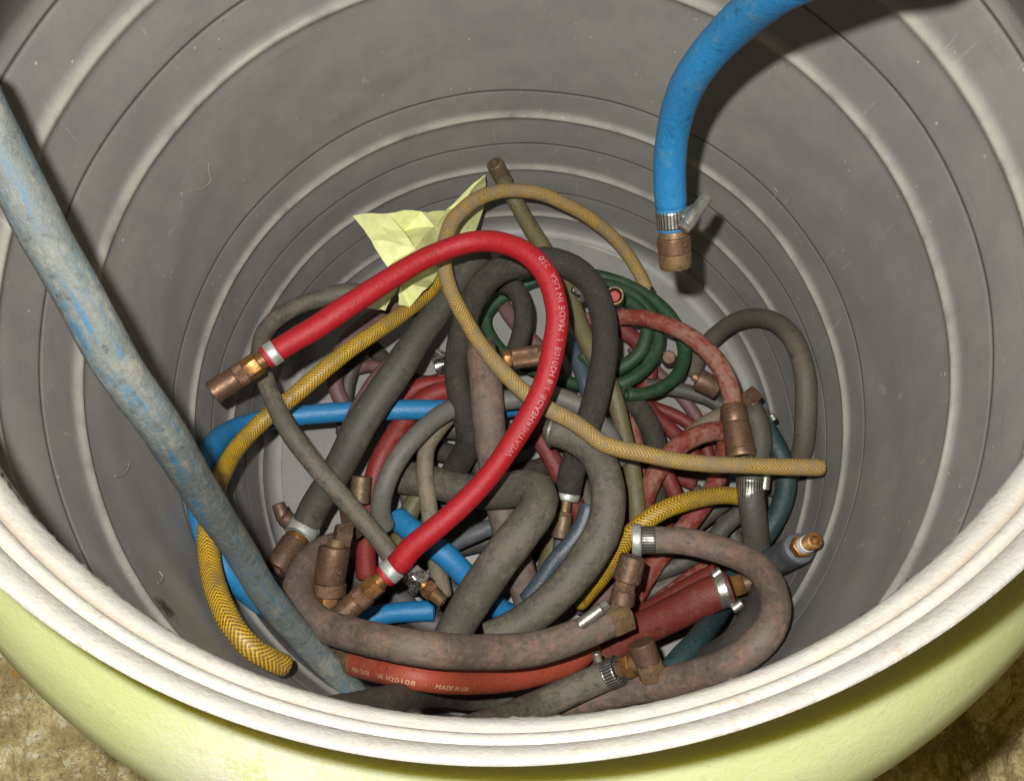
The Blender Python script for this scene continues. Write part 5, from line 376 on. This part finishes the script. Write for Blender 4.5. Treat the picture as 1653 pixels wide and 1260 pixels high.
def solid(p0, p1, r0, r1, kind, org):
    """turned or hexagonal metal piece between two points"""
    p0 = Vector(p0); p1 = Vector(p1); ax = p1-p0 if (p1-p0).length > 1e-6 else Vector((0, 0, 1)); Ln = max(ax.length, 1e-5); ax.normalize()
    up = Vector((0, 0, 1)) if abs(ax.z) < .9 else Vector((1, 0, 0))
    n = (up - ax*up.dot(ax)).normalized(); b = ax.cross(n)
    e = min(.0011, Ln*.18, r0*.3)
    if kind == 'ball':
        prof = [(-math.cos(math.pi*i/10)*r0, max(1e-5, math.sin(math.pi*i/10)*r0)) for i in range(11)]; Ln = 0
    elif kind == 'thread':
        k = 7; prof = [(0, r0*.5), (0, r0*.88)]
        for i in range(k): prof += [(Ln*(i+.15)/k, r0*.86), (Ln*(i+.5)/k, r0), (Ln*(i+.85)/k, r0*.86)]
        prof += [(Ln, r1*.8), (Ln, r1*.6), (Ln*.5, r1*.58), (Ln*.5, .0001)]
    elif kind == 'ring':
        prof = [(Ln, r0*.8), (0, r0*.78), (-e, r0*.82), (-e, r0*.94), (0, r0), (Ln, r1), (Ln+e, r1*.95), (Ln+e, r1*.85), (Ln, r0*.8)]
    elif kind == 'cup':
        prof = [(Ln*.1, r0*.6), (0, r0*.62), (-e, r0*.8), (0, r0*.96), (e, r0), (Ln*.3, r0*1.02), (Ln*.34, r0*.95), (Ln*.38, r0*1.04), (Ln*.9, r1*1.02), (Ln*.92, r1*1.08), (Ln, r1*1.06), (Ln, r1*.7)]
    elif kind in ('band', 'slot'):
        prof = [(0, r0*.93), (0, r0*.97), (e*.5, r0), (Ln*.12, r0*1.01), (Ln*.16, r0*.985), (Ln*.84, r0*.985), (Ln*.88, r1*1.01), (Ln-e*.5, r1), (Ln, r1*.97), (Ln, r1*.93)]
    elif kind == 'open':
        prof = [(0, r0*.4), (0, r0-e), (e*.4, r0-e*.4), (e, r0), (Ln*.5, (r0+r1)/2*1.01), (Ln-e, r1), (Ln-e*.3, r1-e*.4), (Ln, r1-e), (Ln, r1*.62), (Ln*.55, r1*.55), (Ln*.55, .0001)]
    else:
        prof = [(0, r0*.02), (0, r0-e), (e*.35, r0-e*.35), (e, r0), (Ln-e, r1), (Ln-e*.35, r1-e*.35), (Ln, r1-e), (Ln, r1*.02)]
    hexa = kind == 'hex'; ns = 24 if not hexa else 24
    verts = []; faces = []; uvs = []
    for (t, r) in prof:
        for k in range(ns):
            a = 2*math.pi*k/ns
            rr = r
            if hexa:
                am = ((a) % (math.pi/3)) - math.pi/6
                rr = min(r*.885/math.cos(am), r*.995) if r > r0*.5 else r
            verts.append(p0 + ax*t + (n*math.cos(a)+b*math.sin(a))*rr - org)
    L = 0
    for i in range(len(prof)-1):
        L2 = L + math.hypot(prof[i+1][0]-prof[i][0], prof[i+1][1]-prof[i][1])
        for k in range(ns):
            k2 = (k+1) % ns
            faces.append((i*ns+k, i*ns+k2, (i+1)*ns+k2, (i+1)*ns+k))
            uvs += [(L, k/ns), (L, (k+1)/ns), (L2, (k+1)/ns), (L2, k/ns)]
        L = L2
    me = bpy.data.meshes.new(kind); me.from_pydata([tuple(v) for v in verts], [], faces); me.update()
    uvl = me.uv_layers.new(name='UVMap')
    for i, uv in enumerate(uvs): uvl.data[i].uv = uv
    bm = bmesh.new(); bm.from_mesh(me); bmesh.ops.recalc_face_normals(bm, faces=bm.faces); bm.to_mesh(me); bm.free()
    return me, hexa
def piece(name, mat, p0, p1, r0, r1, kind, org, parent):
    if kind == 'knurl': mat = 'copper_knurl'; kind = 'cyl'
    if kind == 'slot': mat = 'steel_slot'
    me, hexa = solid(p0, p1, r0, r1, kind, org)
    o = link(name, me, M[mat], parent)
    try: me.set_sharp_from_angle(angle=math.radians(28))
    except Exception: pass
    return o
# profile of each kind of hose end: (name, kind, material, from, to, r0, r1) along the axis, radii in drum radii
F = {
 'redA': [('ferrule', 'band', 'ferrule', .02, .15, .0365, .0365), ('hose_lip', 'cyl', 'red_bright', .14, .21, .034, .034), ('neck', 'cyl', 'brass', .20, .32, .025, .025), ('nut', 'hex', 'brass', .30, .50, .034, .034), ('knurled_collar', 'knurl', 'copper_dark', .49, .64, .0345, .0345), ('sleeve', 'open', 'copper', .63, 1.0, .033, .034)],
 'hang': [('clamp_band', 'slot', 'steel', .10, .36, .0385, .0385), ('hose_lip', 'cyl', 'blue_dusty', -.02, .41, .0365, .0365), ('neck', 'cyl', 'brass_dull', .40, .52, .033, .034), ('nut', 'cyl', 'copper', .50, .76, .040, .040), ('sleeve', 'open', 'brass_dull', .75, 1.0, .0395, .038)],
 'diag': [('ferrule', 'band', 'ferrule', -.05, .24, .054, .052), ('ring', 'cyl', 'brass', .24, .38, .041, .041), ('sleeve', 'open', 'copper_dark', .36, 1.0, .044, .041)],
 'blackend': [('ferrule', 'band', 'ferrule', -.05, .22, .044, .040), ('neck', 'cyl', 'brass_dull', .2, .5, .020, .020), ('nut', 'hex', 'brass_dull', .48, .58, .028, .028), ('sleeve', 'open', 'olive_metal', .56, 1.1, .030, .030)],
 'small': [('clamp_band', 'band', 'chrome', -.1, .22, .029, .029), ('nut', 'hex', 'brass', .22, 1.0, .025, .025)],
 'chrome': [('ferrule', 'band', 'steel', -.12, .12, .033, .033), ('nut', 'hex', 'chrome', .30, .58, .036, .036), ('neck', 'cyl', 'brass', .1, .72, .020, .020), ('small_nut', 'hex', 'brass_shiny', .62, .78, .028, .028), ('thread', 'thread', 'brass_dull', .76, 1.0, .022, .02)],
 'wire': [('wire_ring', 'ring', 'steel', .1, .3, .057, .057), ('barb', 'cyl', 'grey_dark', .0, .8, .04, .036)],
 'ferrule': [('sleeve', 'open', 'olive_metal', -1.2, 1.0, .0325, .032)],
 'cup': [('cup', 'cup', 'copper', -.06, .95, .043, .047), ('rim_ring', 'ring', 'brass', -.10, -.02, .040, .042), ('base_ring', 'ring', 'brass_dull', .93, 1.0, .048, .046)],
 'tealend': [('clamp_band', 'band', 'steel', -.25, .1, .038, .038), ('neck', 'cyl', 'brass', .1, .6, .026, .026)],
 'bandclamp': [('clamp_band', 'band', 'steel', -.28, .10, .056, .056), ('hose_lip', 'cyl', 'red_brick', -.1, .20, .050, .050), ('nut', 'hex', 'brass', .26, .62, .034, .034), ('sleeve', 'open', 'copper_dark', .6, 1.2, .03, .03)],
 'slotclamp': [('clamp_band', 'slot', 'steel', -.15, .55, .043, .043), ('ferrule', 'band', 'ferrule', .55, 1.0, .050, .050)],
 'taped': [('nut', 'hex', 'brass', -.1, .32, .032, .032), ('thread_tape', 'cyl', 'tape', .30, .62, .0235, .0235), ('thread', 'thread', 'brass', .60, 1.0, .0225, .021)],
 'brassband': [('ring', 'cyl', 'brass_dull', -.1, .45, .038, .038), ('sleeve', 'open', 'brass_dull', .4, 1.0, .033, .032)],
 'tee': [('clamp_band', 'slot', 'steel', -.05, .3, .0425, .0425), ('neck', 'cyl', 'brass_dull', .25, .95, .024, .024), ('nut', 'hex', 'brass', .45, .72, .034, .034)],
 'elbow': [('nut', 'hex', 'brass_dull', -.1, .9, .050, .048)],
}
F['redB'] = F['redA']
def lettering(seed, text, C, r, org, s0, size, ang, flip, mat, parent):
    cu = bpy.data.curves.new('txt', 'FONT'); cu.body = text; cu.size = size; cu.space_character = 1.08; cu.offset = 0
    to = bpy.data.objects.new('txt', cu); COL.objects.link(to)
    dg = bpy.context.evaluated_depsgraph_get(); me = bpy.data.meshes.new_from_object(to.evaluated_get(dg))
    bpy.data.objects.remove(to)
    T, N, L = frames(C)
    bm = bmesh.new(); bm.from_mesh(me)
    bmesh.ops.triangulate(bm, faces=bm.faces); bmesh.ops.subdivide_edges(bm, edges=[e for e in bm.edges if e.calc_length() > size*.25], cuts=1)
    rnd = random.Random(3)
    for v in bm.verts:
        s = s0 + (v.co.x if not flip else -v.co.x); y = (v.co.y - size*.35) * (1 if not flip else -1)
        i = 0
        while i < len(L)-2 and L[i+1] < s: i += 1
        t = (s-L[i])/max(1e-6, L[i+1]-L[i]); t = min(1, max(0, t))
        c = C[i].lerp(C[i+1], t); nn = N[i].lerp(N[i+1], t).normalized(); tt = T[i].lerp(T[i+1], t).normalized(); b = tt.cross(nn)
        a = ang - y/r
        rr = r*wob(s, seed, .02); ov = 1 + .035*math.sin(s*25+seed)
        v.co = c + nn*(math.cos(a)*(rr*ov+.0003)) + b*(math.sin(a)*(rr/ov+.0003)) - org
    me2 = bpy.data.meshes.new('lettering'); bm.to_mesh(me2); bm.free()
    return link('lettering', me2, M[mat], parent, smooth=False)

TEXTS = {'red_top': [('WEATHERHEAD\u00ae 3/8 H20108  L  MADE IN USA  250', .425, .0070, -.40, True, 'print_white'), ('MA> .20108 CS', .592, .0060, -.35, True, 'print_faint')],
         'orange_front': [('MA> 20108      3/8  H20108      MADE IN USA', .014, .0050, .20, False, 'print_tan')]}
for hi, h in enumerate(HOSES):
    pts = [Vector(p) for p in h['p']]
    org = pts[0].copy(); r = h['r']
    root = thing('air_hose', h['label'], 'hose', org, 'air hoses heaped in the drum')
    if h.get('hp'): pts[0:1] = [pts[0].lerp(Vector(h['hp']), .04), pts[0].lerp(pts[1], .3)]
    C = catmull(pts, r*.45)
    body = link('tube', tube(C, r, org, hi*1.7, open0=bool(h.get('oh')) or not h.get('hp'), open1=bool(h.get('ot')) or not h.get('tp'), nseg=20), M[h['mat']], root)
    band = None
    for key, pk, end in (('hf', 'hp', pts[0]), ('tf', 'tp', pts[-1])):
        if not h.get(pk): continue
        a = Vector(h['p'][0] if key == 'hf' else h['p'][-1]); b = Vector(h[pk]); specs = F[h[key]]
        main = next((q for q in specs if q[0] in ('sleeve', 'cup')), None) or next((q for q in specs if q[0] == 'nut'), None)
        mo = piece('coupling', main[2], a.lerp(b, main[3]), a.lerp(b, main[4]), main[5]*S, main[6]*S, main[1], org, root) if main else None
        for q in specs:
            if q is main: continue
            nm, kd, mt, t0, t1, r0, r1 = q
            par = mo if (mo and nm in ('nut', 'small_nut', 'neck', 'knurled_collar', 'ring', 'rim_ring', 'base_ring', 'thread', 'thread_tape')) else root
            o = piece(nm, mt, a.lerp(b, t0), a.lerp(b, t1), r0*S, r1*S, kd, org, par)
            if nm == 'clamp_band': band = o
    for nm, kd, mt, p0, p1, r0, r1 in h.get('ex', []):
        par = band if (band and nm in ('screw_housing', 'screw_head', 'housing_base', 'clamp_bolt', 'clamp_screw')) else root
        o = piece(nm, mt, p0, p1, r0, r1, kd, org, par)
        if nm == 'slotted_band': band = o
    for tx in TEXTS.get(h['key'], []):
        lettering(hi*1.7, tx[0], C, r, org, tx[1]+0.0, tx[2], tx[3], tx[4], tx[5], root)
for ft in FITTINGS:
    org = Vector(ft['parts'][0][3]); root = thing(ft['name'], ft['label'], ft['cat'], org)
    for nm, kd, mt, p0, p1, r0, r1 in ft['parts']: piece(nm, mt, p0, p1, r0, r1, kd, org, root)

# ------------------------------------------------------------------ crumpled yellow paper
m, nt, bs = newmat('yellow paper'); M['paper'] = m
tc = nt.nodes.new('ShaderNodeTexCoord'); nz = noise(nt, tc.outputs['Object'], 60, 5, .6); n2 = noise(nt, tc.outputs['Object'], 16, 3, .5)
nt.links.new(mix(nt, ramp(nt, n2*.6+nz*.4, .4, .65), lin(214, 218, 150), lin(190, 192, 124)), bs.inputs['Base Color'])
bs.inputs['Roughness'].default_value = .55; bump(nt, bs, nz, .002, .5)
org = Vector(BAG_POINTS[9])
root = thing('crumpled_paper', 'crumpled pale yellow paper wedged behind the bright red hose', 'paper', org)
bm = bmesh.new(); vs = [bm.verts.new(Vector(p)-org) for p in BAG_POINTS]
for f in BAG_SHEETS: bm.faces.new([vs[i] for i in f])
bmesh.ops.recalc_face_normals(bm, faces=bm.faces)
bmesh.ops.triangulate(bm, faces=bm.faces)
bmesh.ops.subdivide_edges(bm, edges=bm.edges, cuts=3, use_grid_fill=True)
rnd = random.Random(11)
for v in bm.verts:
    q = v.co*85; v.co += Vector((math.sin(q.y*1.3+q.z), math.sin(q.x*1.7+q.y), math.sin(q.x*1.1-q.y*1.9)))*.0012 + Vector((rnd.uniform(-1, 1), rnd.uniform(-1, 1), rnd.uniform(-1, 1)))*.0005
me = bpy.data.meshes.new('sheet'); bm.to_mesh(me); bm.free()
sh = link('sheet', me, M['paper'], root, smooth=False)
md = sh.modifiers.new('thickness', 'SOLIDIFY'); md.thickness = .0008

# ------------------------------------------------------------------ the drum
drum = thing('plastic_drum', 'open plastic drum, grey ribbed inside and pale yellow-green outside, holding the hoses', 'drum', (0, 0, -2.33*S))
DO = Vector((0, 0, -2.33*S))
def azw(a, s): return (math.sin(3*a+s)*.5 + math.sin(7*a+s*2.1)*.3 + math.sin(13*a+s*3.7)*.2)
def lathe(name, prof, mat, seg=288, attr=False, jag=None, wobz=.0):
    verts = []; faces = []; tone = []
    for j, p in enumerate(prof):
        r, z, yc, tv = (list(p) + [0, 0])[:4]
        for k in range(seg):
            a = 2*math.pi*k/seg
            rr = r; zz = z
            if wobz: rr = r + .0035*azw(a, z*9); zz = z + wobz*azw(a, 1.3*round(z*3))
            if jag and j in jag:
                rn = random.Random(k*131+j)
                rr += jag[j]*(rn.random()**4)*rn.choice((-1, .4)) + .004*math.sin(a*9)*.5
                zz += jag[j]*.4*(rn.random()-.5)
            verts.append((rr*math.cos(a)*S, (rr*math.sin(a)+yc)*S, zz*S - DO.z)); tone.append(tv)
    for j in range(len(prof)-1):
        for k in range(seg):
            k2 = (k+1) % seg
            faces.append((j*seg+k, j*seg+k2, (j+1)*seg+k2, (j+1)*seg+k))
    me = bpy.data.meshes.new(name); me.from_pydata(verts, [], faces); me.update()
    bm = bmesh.new(); bm.from_mesh(me); bmesh.ops.recalc_face_normals(bm, faces=bm.faces); bm.to_mesh(me); bm.free()
    at = me.attributes.new('tone', 'FLOAT', 'POINT'); at.data.foreach_set('value', tone)
    return link(name, me, mat, drum)
# inner wall material
m, nt, bs = newmat('grey drum plastic'); M['wall'] = m
tc = nt.nodes.new('ShaderNodeTexCoord'); v = tc.outputs['Object']
at = nt.nodes.new('ShaderNodeAttribute'); at.attribute_name = 'tone'; TONE = E(nt, at.outputs['Fac'])  # per-vertex colour shift: ring beads paler, groove lines darker
big = noise(nt, v, 5, 5, .6); mid = noise(nt, v, 40, 6, .6); fine = noise(nt, v, 600, 3, .7); vf = noise(nt, v, 1700, 2, .5)
base = mix(nt, ramp(nt, big*.6+mid*.4, .35, .65), lin(122, 120, 116), lin(133, 131, 125))
base = mix(nt, (fine*.6+vf*.4 - .35)*.5, base, lin(104, 100, 92))
base = mix(nt, TONE.mx(0)*ramp(nt, mid, .2, .6)*.36, base, lin(206, 200, 182))
base = mix(nt, (TONE*-1).mx(0)*.8, base, lin(48, 38, 34))
mp = nt.nodes.new('ShaderNodeMapping'); nt.links.new(v, mp.inputs[0]); mp.inputs['Scale'].default_value = (1, 1, 14)
base = mix(nt, ramp(nt, noise(nt, mp.outputs[0], 9, 6, .7), .56, .72)*.22, base, lin(92, 88, 80))
sx = nt.nodes.new('ShaderNodeVectorMath'); sx.operation = 'DISTANCE'; nt.links.new(v, sx.inputs[0]); sx.inputs[1].default_value = (STAIN[0], STAIN[1], STAIN[2] - DO.z)
base = mix(nt, ramp(nt, E(nt, sx.outputs['Value']) + (noise(nt, v, 140, 5, .8)-.5)*.03, .012, .003)*.9, base, lin(48, 34, 24))
# long hairline scratches, two directions
for rot, sc, thr in (((.3, .5, .2), 22, .012), ((1.1, .2, 1.9), 30, .010), ((2.0, .9, .4), 17, .010)):
    mp = nt.nodes.new('ShaderNodeMapping'); nt.links.new(v, mp.inputs[0]); mp.inputs['Rotation'].default_value = rot; mp.inputs['Scale'].default_value = (1, 1, .16)
    vo = nt.nodes.new('ShaderNodeTexVoronoi'); vo.feature = 'DISTANCE_TO_EDGE'; vo.inputs['Scale'].default_value = sc; nt.links.new(mp.outputs[0], vo.inputs['Vector'])
    sc_ = E(nt, vo.outputs['Distance']).lt(thr)*ramp(nt, noise(nt, v, sc*.8, 4, .7), .60, .68)
    base = mix(nt, sc_*.24, base, lin(186, 182, 172))
vo = nt.nodes.new('ShaderNodeTexVoronoi'); vo.inputs['Scale'].default_value = 85; nt.links.new(v, vo.inputs['Vector'])
spk = E(nt, vo.outputs['Distance']).lt(.085)*ramp(nt, noise(nt, v, 30, 2, .5), .52, .58)
base = mix(nt, spk*.45, base, lin(205, 200, 180))
vo = nt.nodes.new('ShaderNodeTexVoronoi'); vo.inputs['Scale'].default_value = 60; nt.links.new(v, vo.inputs['Vector'])
spk = E(nt, vo.outputs['Distance']).lt(.07)*ramp(nt, noise(nt, v, 24, 2, .5), .52, .58)
base = mix(nt, spk*.35, base, lin(82, 74, 64))
nt.links.new(base, bs.inputs['Base Color']); bs.inputs['Roughness'].default_value = .48; bs.inputs['Specular IOR Level'].default_value = .35
bump(nt, bs, fine*.4+mid*.6, .0012, .35)
RINGS = [-.522, -.844, -1.481, -1.806, -2.157]; LINES = [-.375, -.69, -1.35, -1.652, -1.975]
zs = set([-.31])
zz = -.34
while zz > -2.26: zs.add(round(zz, 4)); zz -= .03
for q in RINGS:
    for d in range(-9, 10): zs.add(round(q + d*.0055, 4))
for q in LINES:
    for d in (-.012, -.007, -.004, -.0015, 0, .0015, .004, .007, .012): zs.add(round(q+d, 4))
prof = [(.762, -.014, -.03, 0), (.765, -.032, -.028, 0), (.79, -.075, -.015, 0), (.87, -.165, -.005, 0), (.935, -.25, 0, 0)]
for z in sorted(zs, reverse=True):
    r = 1.0; tv = 0
    if z > -.34: r = .982
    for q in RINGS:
        g = math.exp(-((z-q)/.017)**2); r -= .011*g; tv += g
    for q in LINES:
        r += .0025*math.exp(-((z-q)/.0045)**2); tv -= 1.1*math.exp(-((z-q)/.0038)**2)
    prof.append((r, z, 0, max(-1, min(1, tv))))
prof += [(.995, -2.262, 0, 0), (.975, -2.278, 0, 0), (.955, -2.281, 0, 0)]
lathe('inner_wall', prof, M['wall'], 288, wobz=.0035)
lathe('drum_floor', [(.955, -2.2815, 0, 0), (.7, -2.279, 0, 0), (.4, -2.28, 0, 0), (.1, -2.28, 0, 0), (.001, -2.28, 0, 0)], M['wall'], 96)
# rim
m, nt, bs = newmat('white rim plastic'); M['rim'] = m
tc = nt.nodes.new('ShaderNodeTexCoord'); v = tc.outputs['Object']
at = nt.nodes.new('ShaderNodeAttribute'); at.attribute_name = 'tone'; TONE = E(nt, at.outputs['Fac'])
big = noise(nt, v, 14, 5, .6); mid = noise(nt, v, 90, 6, .65); fine = noise(nt, v, 420, 3, .7)
base = mix(nt, ramp(nt, big*.5+mid*.5, .40, .62), lin(150, 147, 141), lin(159, 157, 146))
base = mix(nt, ramp(nt, mid*.6+fine*.4, .54, .68)*.45, base, lin(168, 138, 128))
base = mix(nt, ramp(nt, noise(nt, v, 30, 5, .7)*.5+fine*.5, .56, .64)*.5, base, lin(140, 128, 100))
gr = nt.nodes.new('ShaderNodeTexGradient'); gr.gradient_type = 'RADIAL'; nt.links.new(v, gr.inputs[0])
sp3 = nt.nodes.new('ShaderNodeSeparateXYZ'); nt.links.new(v, sp3.inputs[0]); cb = nt.nodes.new('ShaderNodeCombineXYZ')
nt.links.new((E(nt, gr.outputs[1])*60).s, cb.inputs[0]); nt.links.new((E(nt, sp3.outputs[2])*420).s, cb.inputs[2])
stk = noise(nt, cb.outputs[0], 1.3, 6, .75)
base = mix(nt, ramp(nt, stk, .54, .68)*.55, base, lin(150, 124, 116))
base = mix(nt, ramp(nt, stk, .44, .34)*.45, base, lin(176, 178, 124))
base = mix(nt, TONE*.6, base, lin(138, 120, 96))
nt.links.new(base, bs.inputs['Base Color']); bs.inputs['Roughness'].default_value = .45
bs.inputs['Subsurface Weight'].default_value = .0
bump(nt, bs, mid*.5+fine*.5, .0016, .5)
P0 = (.755, .0); P1 = (.811, .10)
def rp(t, out=0.0, tv=0):
    # t across the rim from cut inner edge to the outer lip; out lifts along the surface normal
    nx, nz = -(P1[1]-P0[1]), (P1[0]-P0[0]); l = math.hypot(nx, nz)
    return (P0[0]+(P1[0]-P0[0])*t + nx/l*out*.75, P0[1]+(P1[1]-P0[1])*t + nz/l*out*.75, -.03*(1-t), tv)
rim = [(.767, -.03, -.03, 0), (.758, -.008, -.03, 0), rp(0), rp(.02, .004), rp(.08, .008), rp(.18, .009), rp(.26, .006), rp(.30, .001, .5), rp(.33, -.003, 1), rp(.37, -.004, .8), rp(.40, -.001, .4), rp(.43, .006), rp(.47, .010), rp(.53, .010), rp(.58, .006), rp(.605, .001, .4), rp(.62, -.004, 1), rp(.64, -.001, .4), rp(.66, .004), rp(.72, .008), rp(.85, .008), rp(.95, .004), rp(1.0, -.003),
       (.815, .088, 0, 0), (.815, .05, 0, 0), (.810, .038, 0, 0), (.798, .034, -.02, 0)]
lathe('rim', rim, M['rim'], 720, jag={2: .005, 3: .002})
# outer shell
m, nt, bs = newmat('yellow green plastic'); M['shell'] = m
tc = nt.nodes.new('ShaderNodeTexCoord'); v = tc.outputs['Object']
big = noise(nt, v, 7, 5, .6); mid = noise(nt, v, 50, 6, .65); fine = noise(nt, v, 500, 3, .7)
base = mix(nt, ramp(nt, big*.7+mid*.3, .35, .65), lin(204, 212, 146), lin(214, 218, 166))
base = mix(nt, ramp(nt, mid*.6+fine*.4, .56, .68)*.35, base, lin(160, 158, 104))
# pale scuffed patch on the near shoulder
sx = nt.nodes.new('ShaderNodeVectorMath'); sx.operation = 'DISTANCE'; nt.links.new(v, sx.inputs[0]); sx.inputs[1].default_value = (-.30*S, -.93*S, -.12*S - DO.z)
pt_ = ramp(nt, E(nt, sx.outputs['Value']) + (mid-.5)*.06, .075, .02)*ramp(nt, mid*.5+fine*.5, .40, .56)
base = mix(nt, pt_*.9, base, lin(224, 220, 206))
nt.links.new(base, bs.inputs['Base Color']); bs.inputs['Roughness'].default_value = .42
bs.inputs['Subsurface Weight'].default_value = .6; bs.inputs['Subsurface Radius'].default_value = (1, .85, .25); bs.inputs['Subsurface Scale'].default_value = .02
bump(nt, bs, mid*.5+fine*.5, .0012, .4)
sh = [(.802, .033, -.02, 0), (.800, -.01, -.022, 0), (.808, -.04, -.02, 0), (.85, -.075, -.012, 0), (.905, -.12, -.004, 0), (.955, -.17, 0, 0), (.99, -.23, 0, 0), (1.012, -.31, 0, 0), (1.02, -.42, 0, 0), (1.02, -.66, 0, 0)]
z = -.7
for q in RINGS[1:]: sh += [(1.02, q+.05, 0, 0), (1.008, q+.01, 0, 0), (1.008, q-.01, 0, 0), (1.02, q-.05, 0, 0)]
sh += [(1.02, -2.25, 0, 0), (1.0, -2.31, 0, 0), (.97, -2.328, 0, 0), (.001, -2.329, 0, 0)]
lathe('outer_shell', sh, M['shell'], 256)

# ------------------------------------------------------------------ the ground
m, nt, bs = newmat('stained concrete'); M['ground'] = m
tc = nt.nodes.new('ShaderNodeTexCoord'); v = tc.outputs['Object']
big = noise(nt, v, 4.5, 8, .65, .6); mid = noise(nt, v, 16, 10, .75, .4); fine = noise(nt, v, 160, 5, .7)
base = mix(nt, ramp(nt, big*.4+mid*.6, .44, .56), lin(150, 134, 88), lin(208, 194, 140))
base = mix(nt, ramp(nt, mid*.7+fine*.3, .53, .56)*.8, base, lin(226, 220, 190))
base = mix(nt, ramp(nt, noise(nt, v, 12, 10, .8, .8), .53, .56)*.7, base, lin(112, 94, 58))
base = mix(nt, ramp(nt, noise(nt, v, 26, 6, .75), .65, .67)*.9, base, lin(190, 130, 44))
base = mix(nt, ramp(nt, fine, .5, .6)*.45, base, lin(84, 76, 50))
vo = nt.nodes.new('ShaderNodeTexVoronoi'); vo.inputs['Scale'].default_value = 190; nt.links.new(v, vo.inputs['Vector'])
base = mix(nt, E(nt, vo.outputs['Distance']).lt(.22)*ramp(nt, mid, .45, .55)*.6, base, lin(70, 58, 38))
base = mix(nt, ramp(nt, noise(nt, v, 34, 8, .8), .56, .59)*.6, base, lin(212, 208, 176))
nt.links.new(base, bs.inputs['Base Color']); bs.inputs['Roughness'].default_value = .7
bump(nt, bs, mid*.6+fine*.4, .006, .6)
bm = bmesh.new(); bmesh.ops.create_grid(bm, x_segments=60, y_segments=60, size=3.0)
for q in bm.verts: q.co.z = .0015*math.sin(q.co.x*5)*math.sin(q.co.y*4)
me = bpy.data.meshes.new('ground'); bm.to_mesh(me); bm.free()
g = link('ground', me, M['ground'], None, (0, 0, -2.33*S-.002)); g['kind'] = 'structure'

# ------------------------------------------------------------------ lint on the wall, plastic shavings on the cut rim
m, nt, bs = newmat('pale lint'); bs.inputs['Base Color'].default_value = (.36, .35, .31, 1); bs.inputs['Roughness'].default_value = .9; M['lint'] = m
for (lab, P) in FIBRES:
    org = Vector(P[0]); C = catmull(P, .002)
    o = link('lint_fibre', tube(C, .00022, org, 1, nseg=5), M['lint'], None, org)
    o['label'] = lab; o['category'] = 'lint'
rnd = random.Random(5)
bm = bmesh.new()
for i in range(150):
    a = math.radians(rnd.uniform(200, 340)); rr = rnd.choice((.757, .758, .760)) ; zz = .006 if rr < .8 else .1
    yc = -.03 if rr < .8 else 0
    c = Vector((rr*math.cos(a)*S, (rr*math.sin(a)+yc)*S, zz*S)); sz = rnd.uniform(.0003, .0010)
    pr = [bm.verts.new(c + Vector((rnd.uniform(-1, 1), rnd.uniform(-1, 1), rnd.uniform(-.6, 1)))*sz) for _ in range(4)]
    for tri in ((0, 1, 2), (0, 2, 3), (0, 3, 1), (1, 3, 2)): bm.faces.new([pr[t] for t in tri])
me = bpy.data.meshes.new('plastic_shavings'); bm.to_mesh(me); bm.free()
o = link('plastic_shavings', me, M['lint'], None, smooth=False); o['kind'] = 'stuff'; o['label'] = 'tiny pale plastic burrs along the cut edges of the rim'
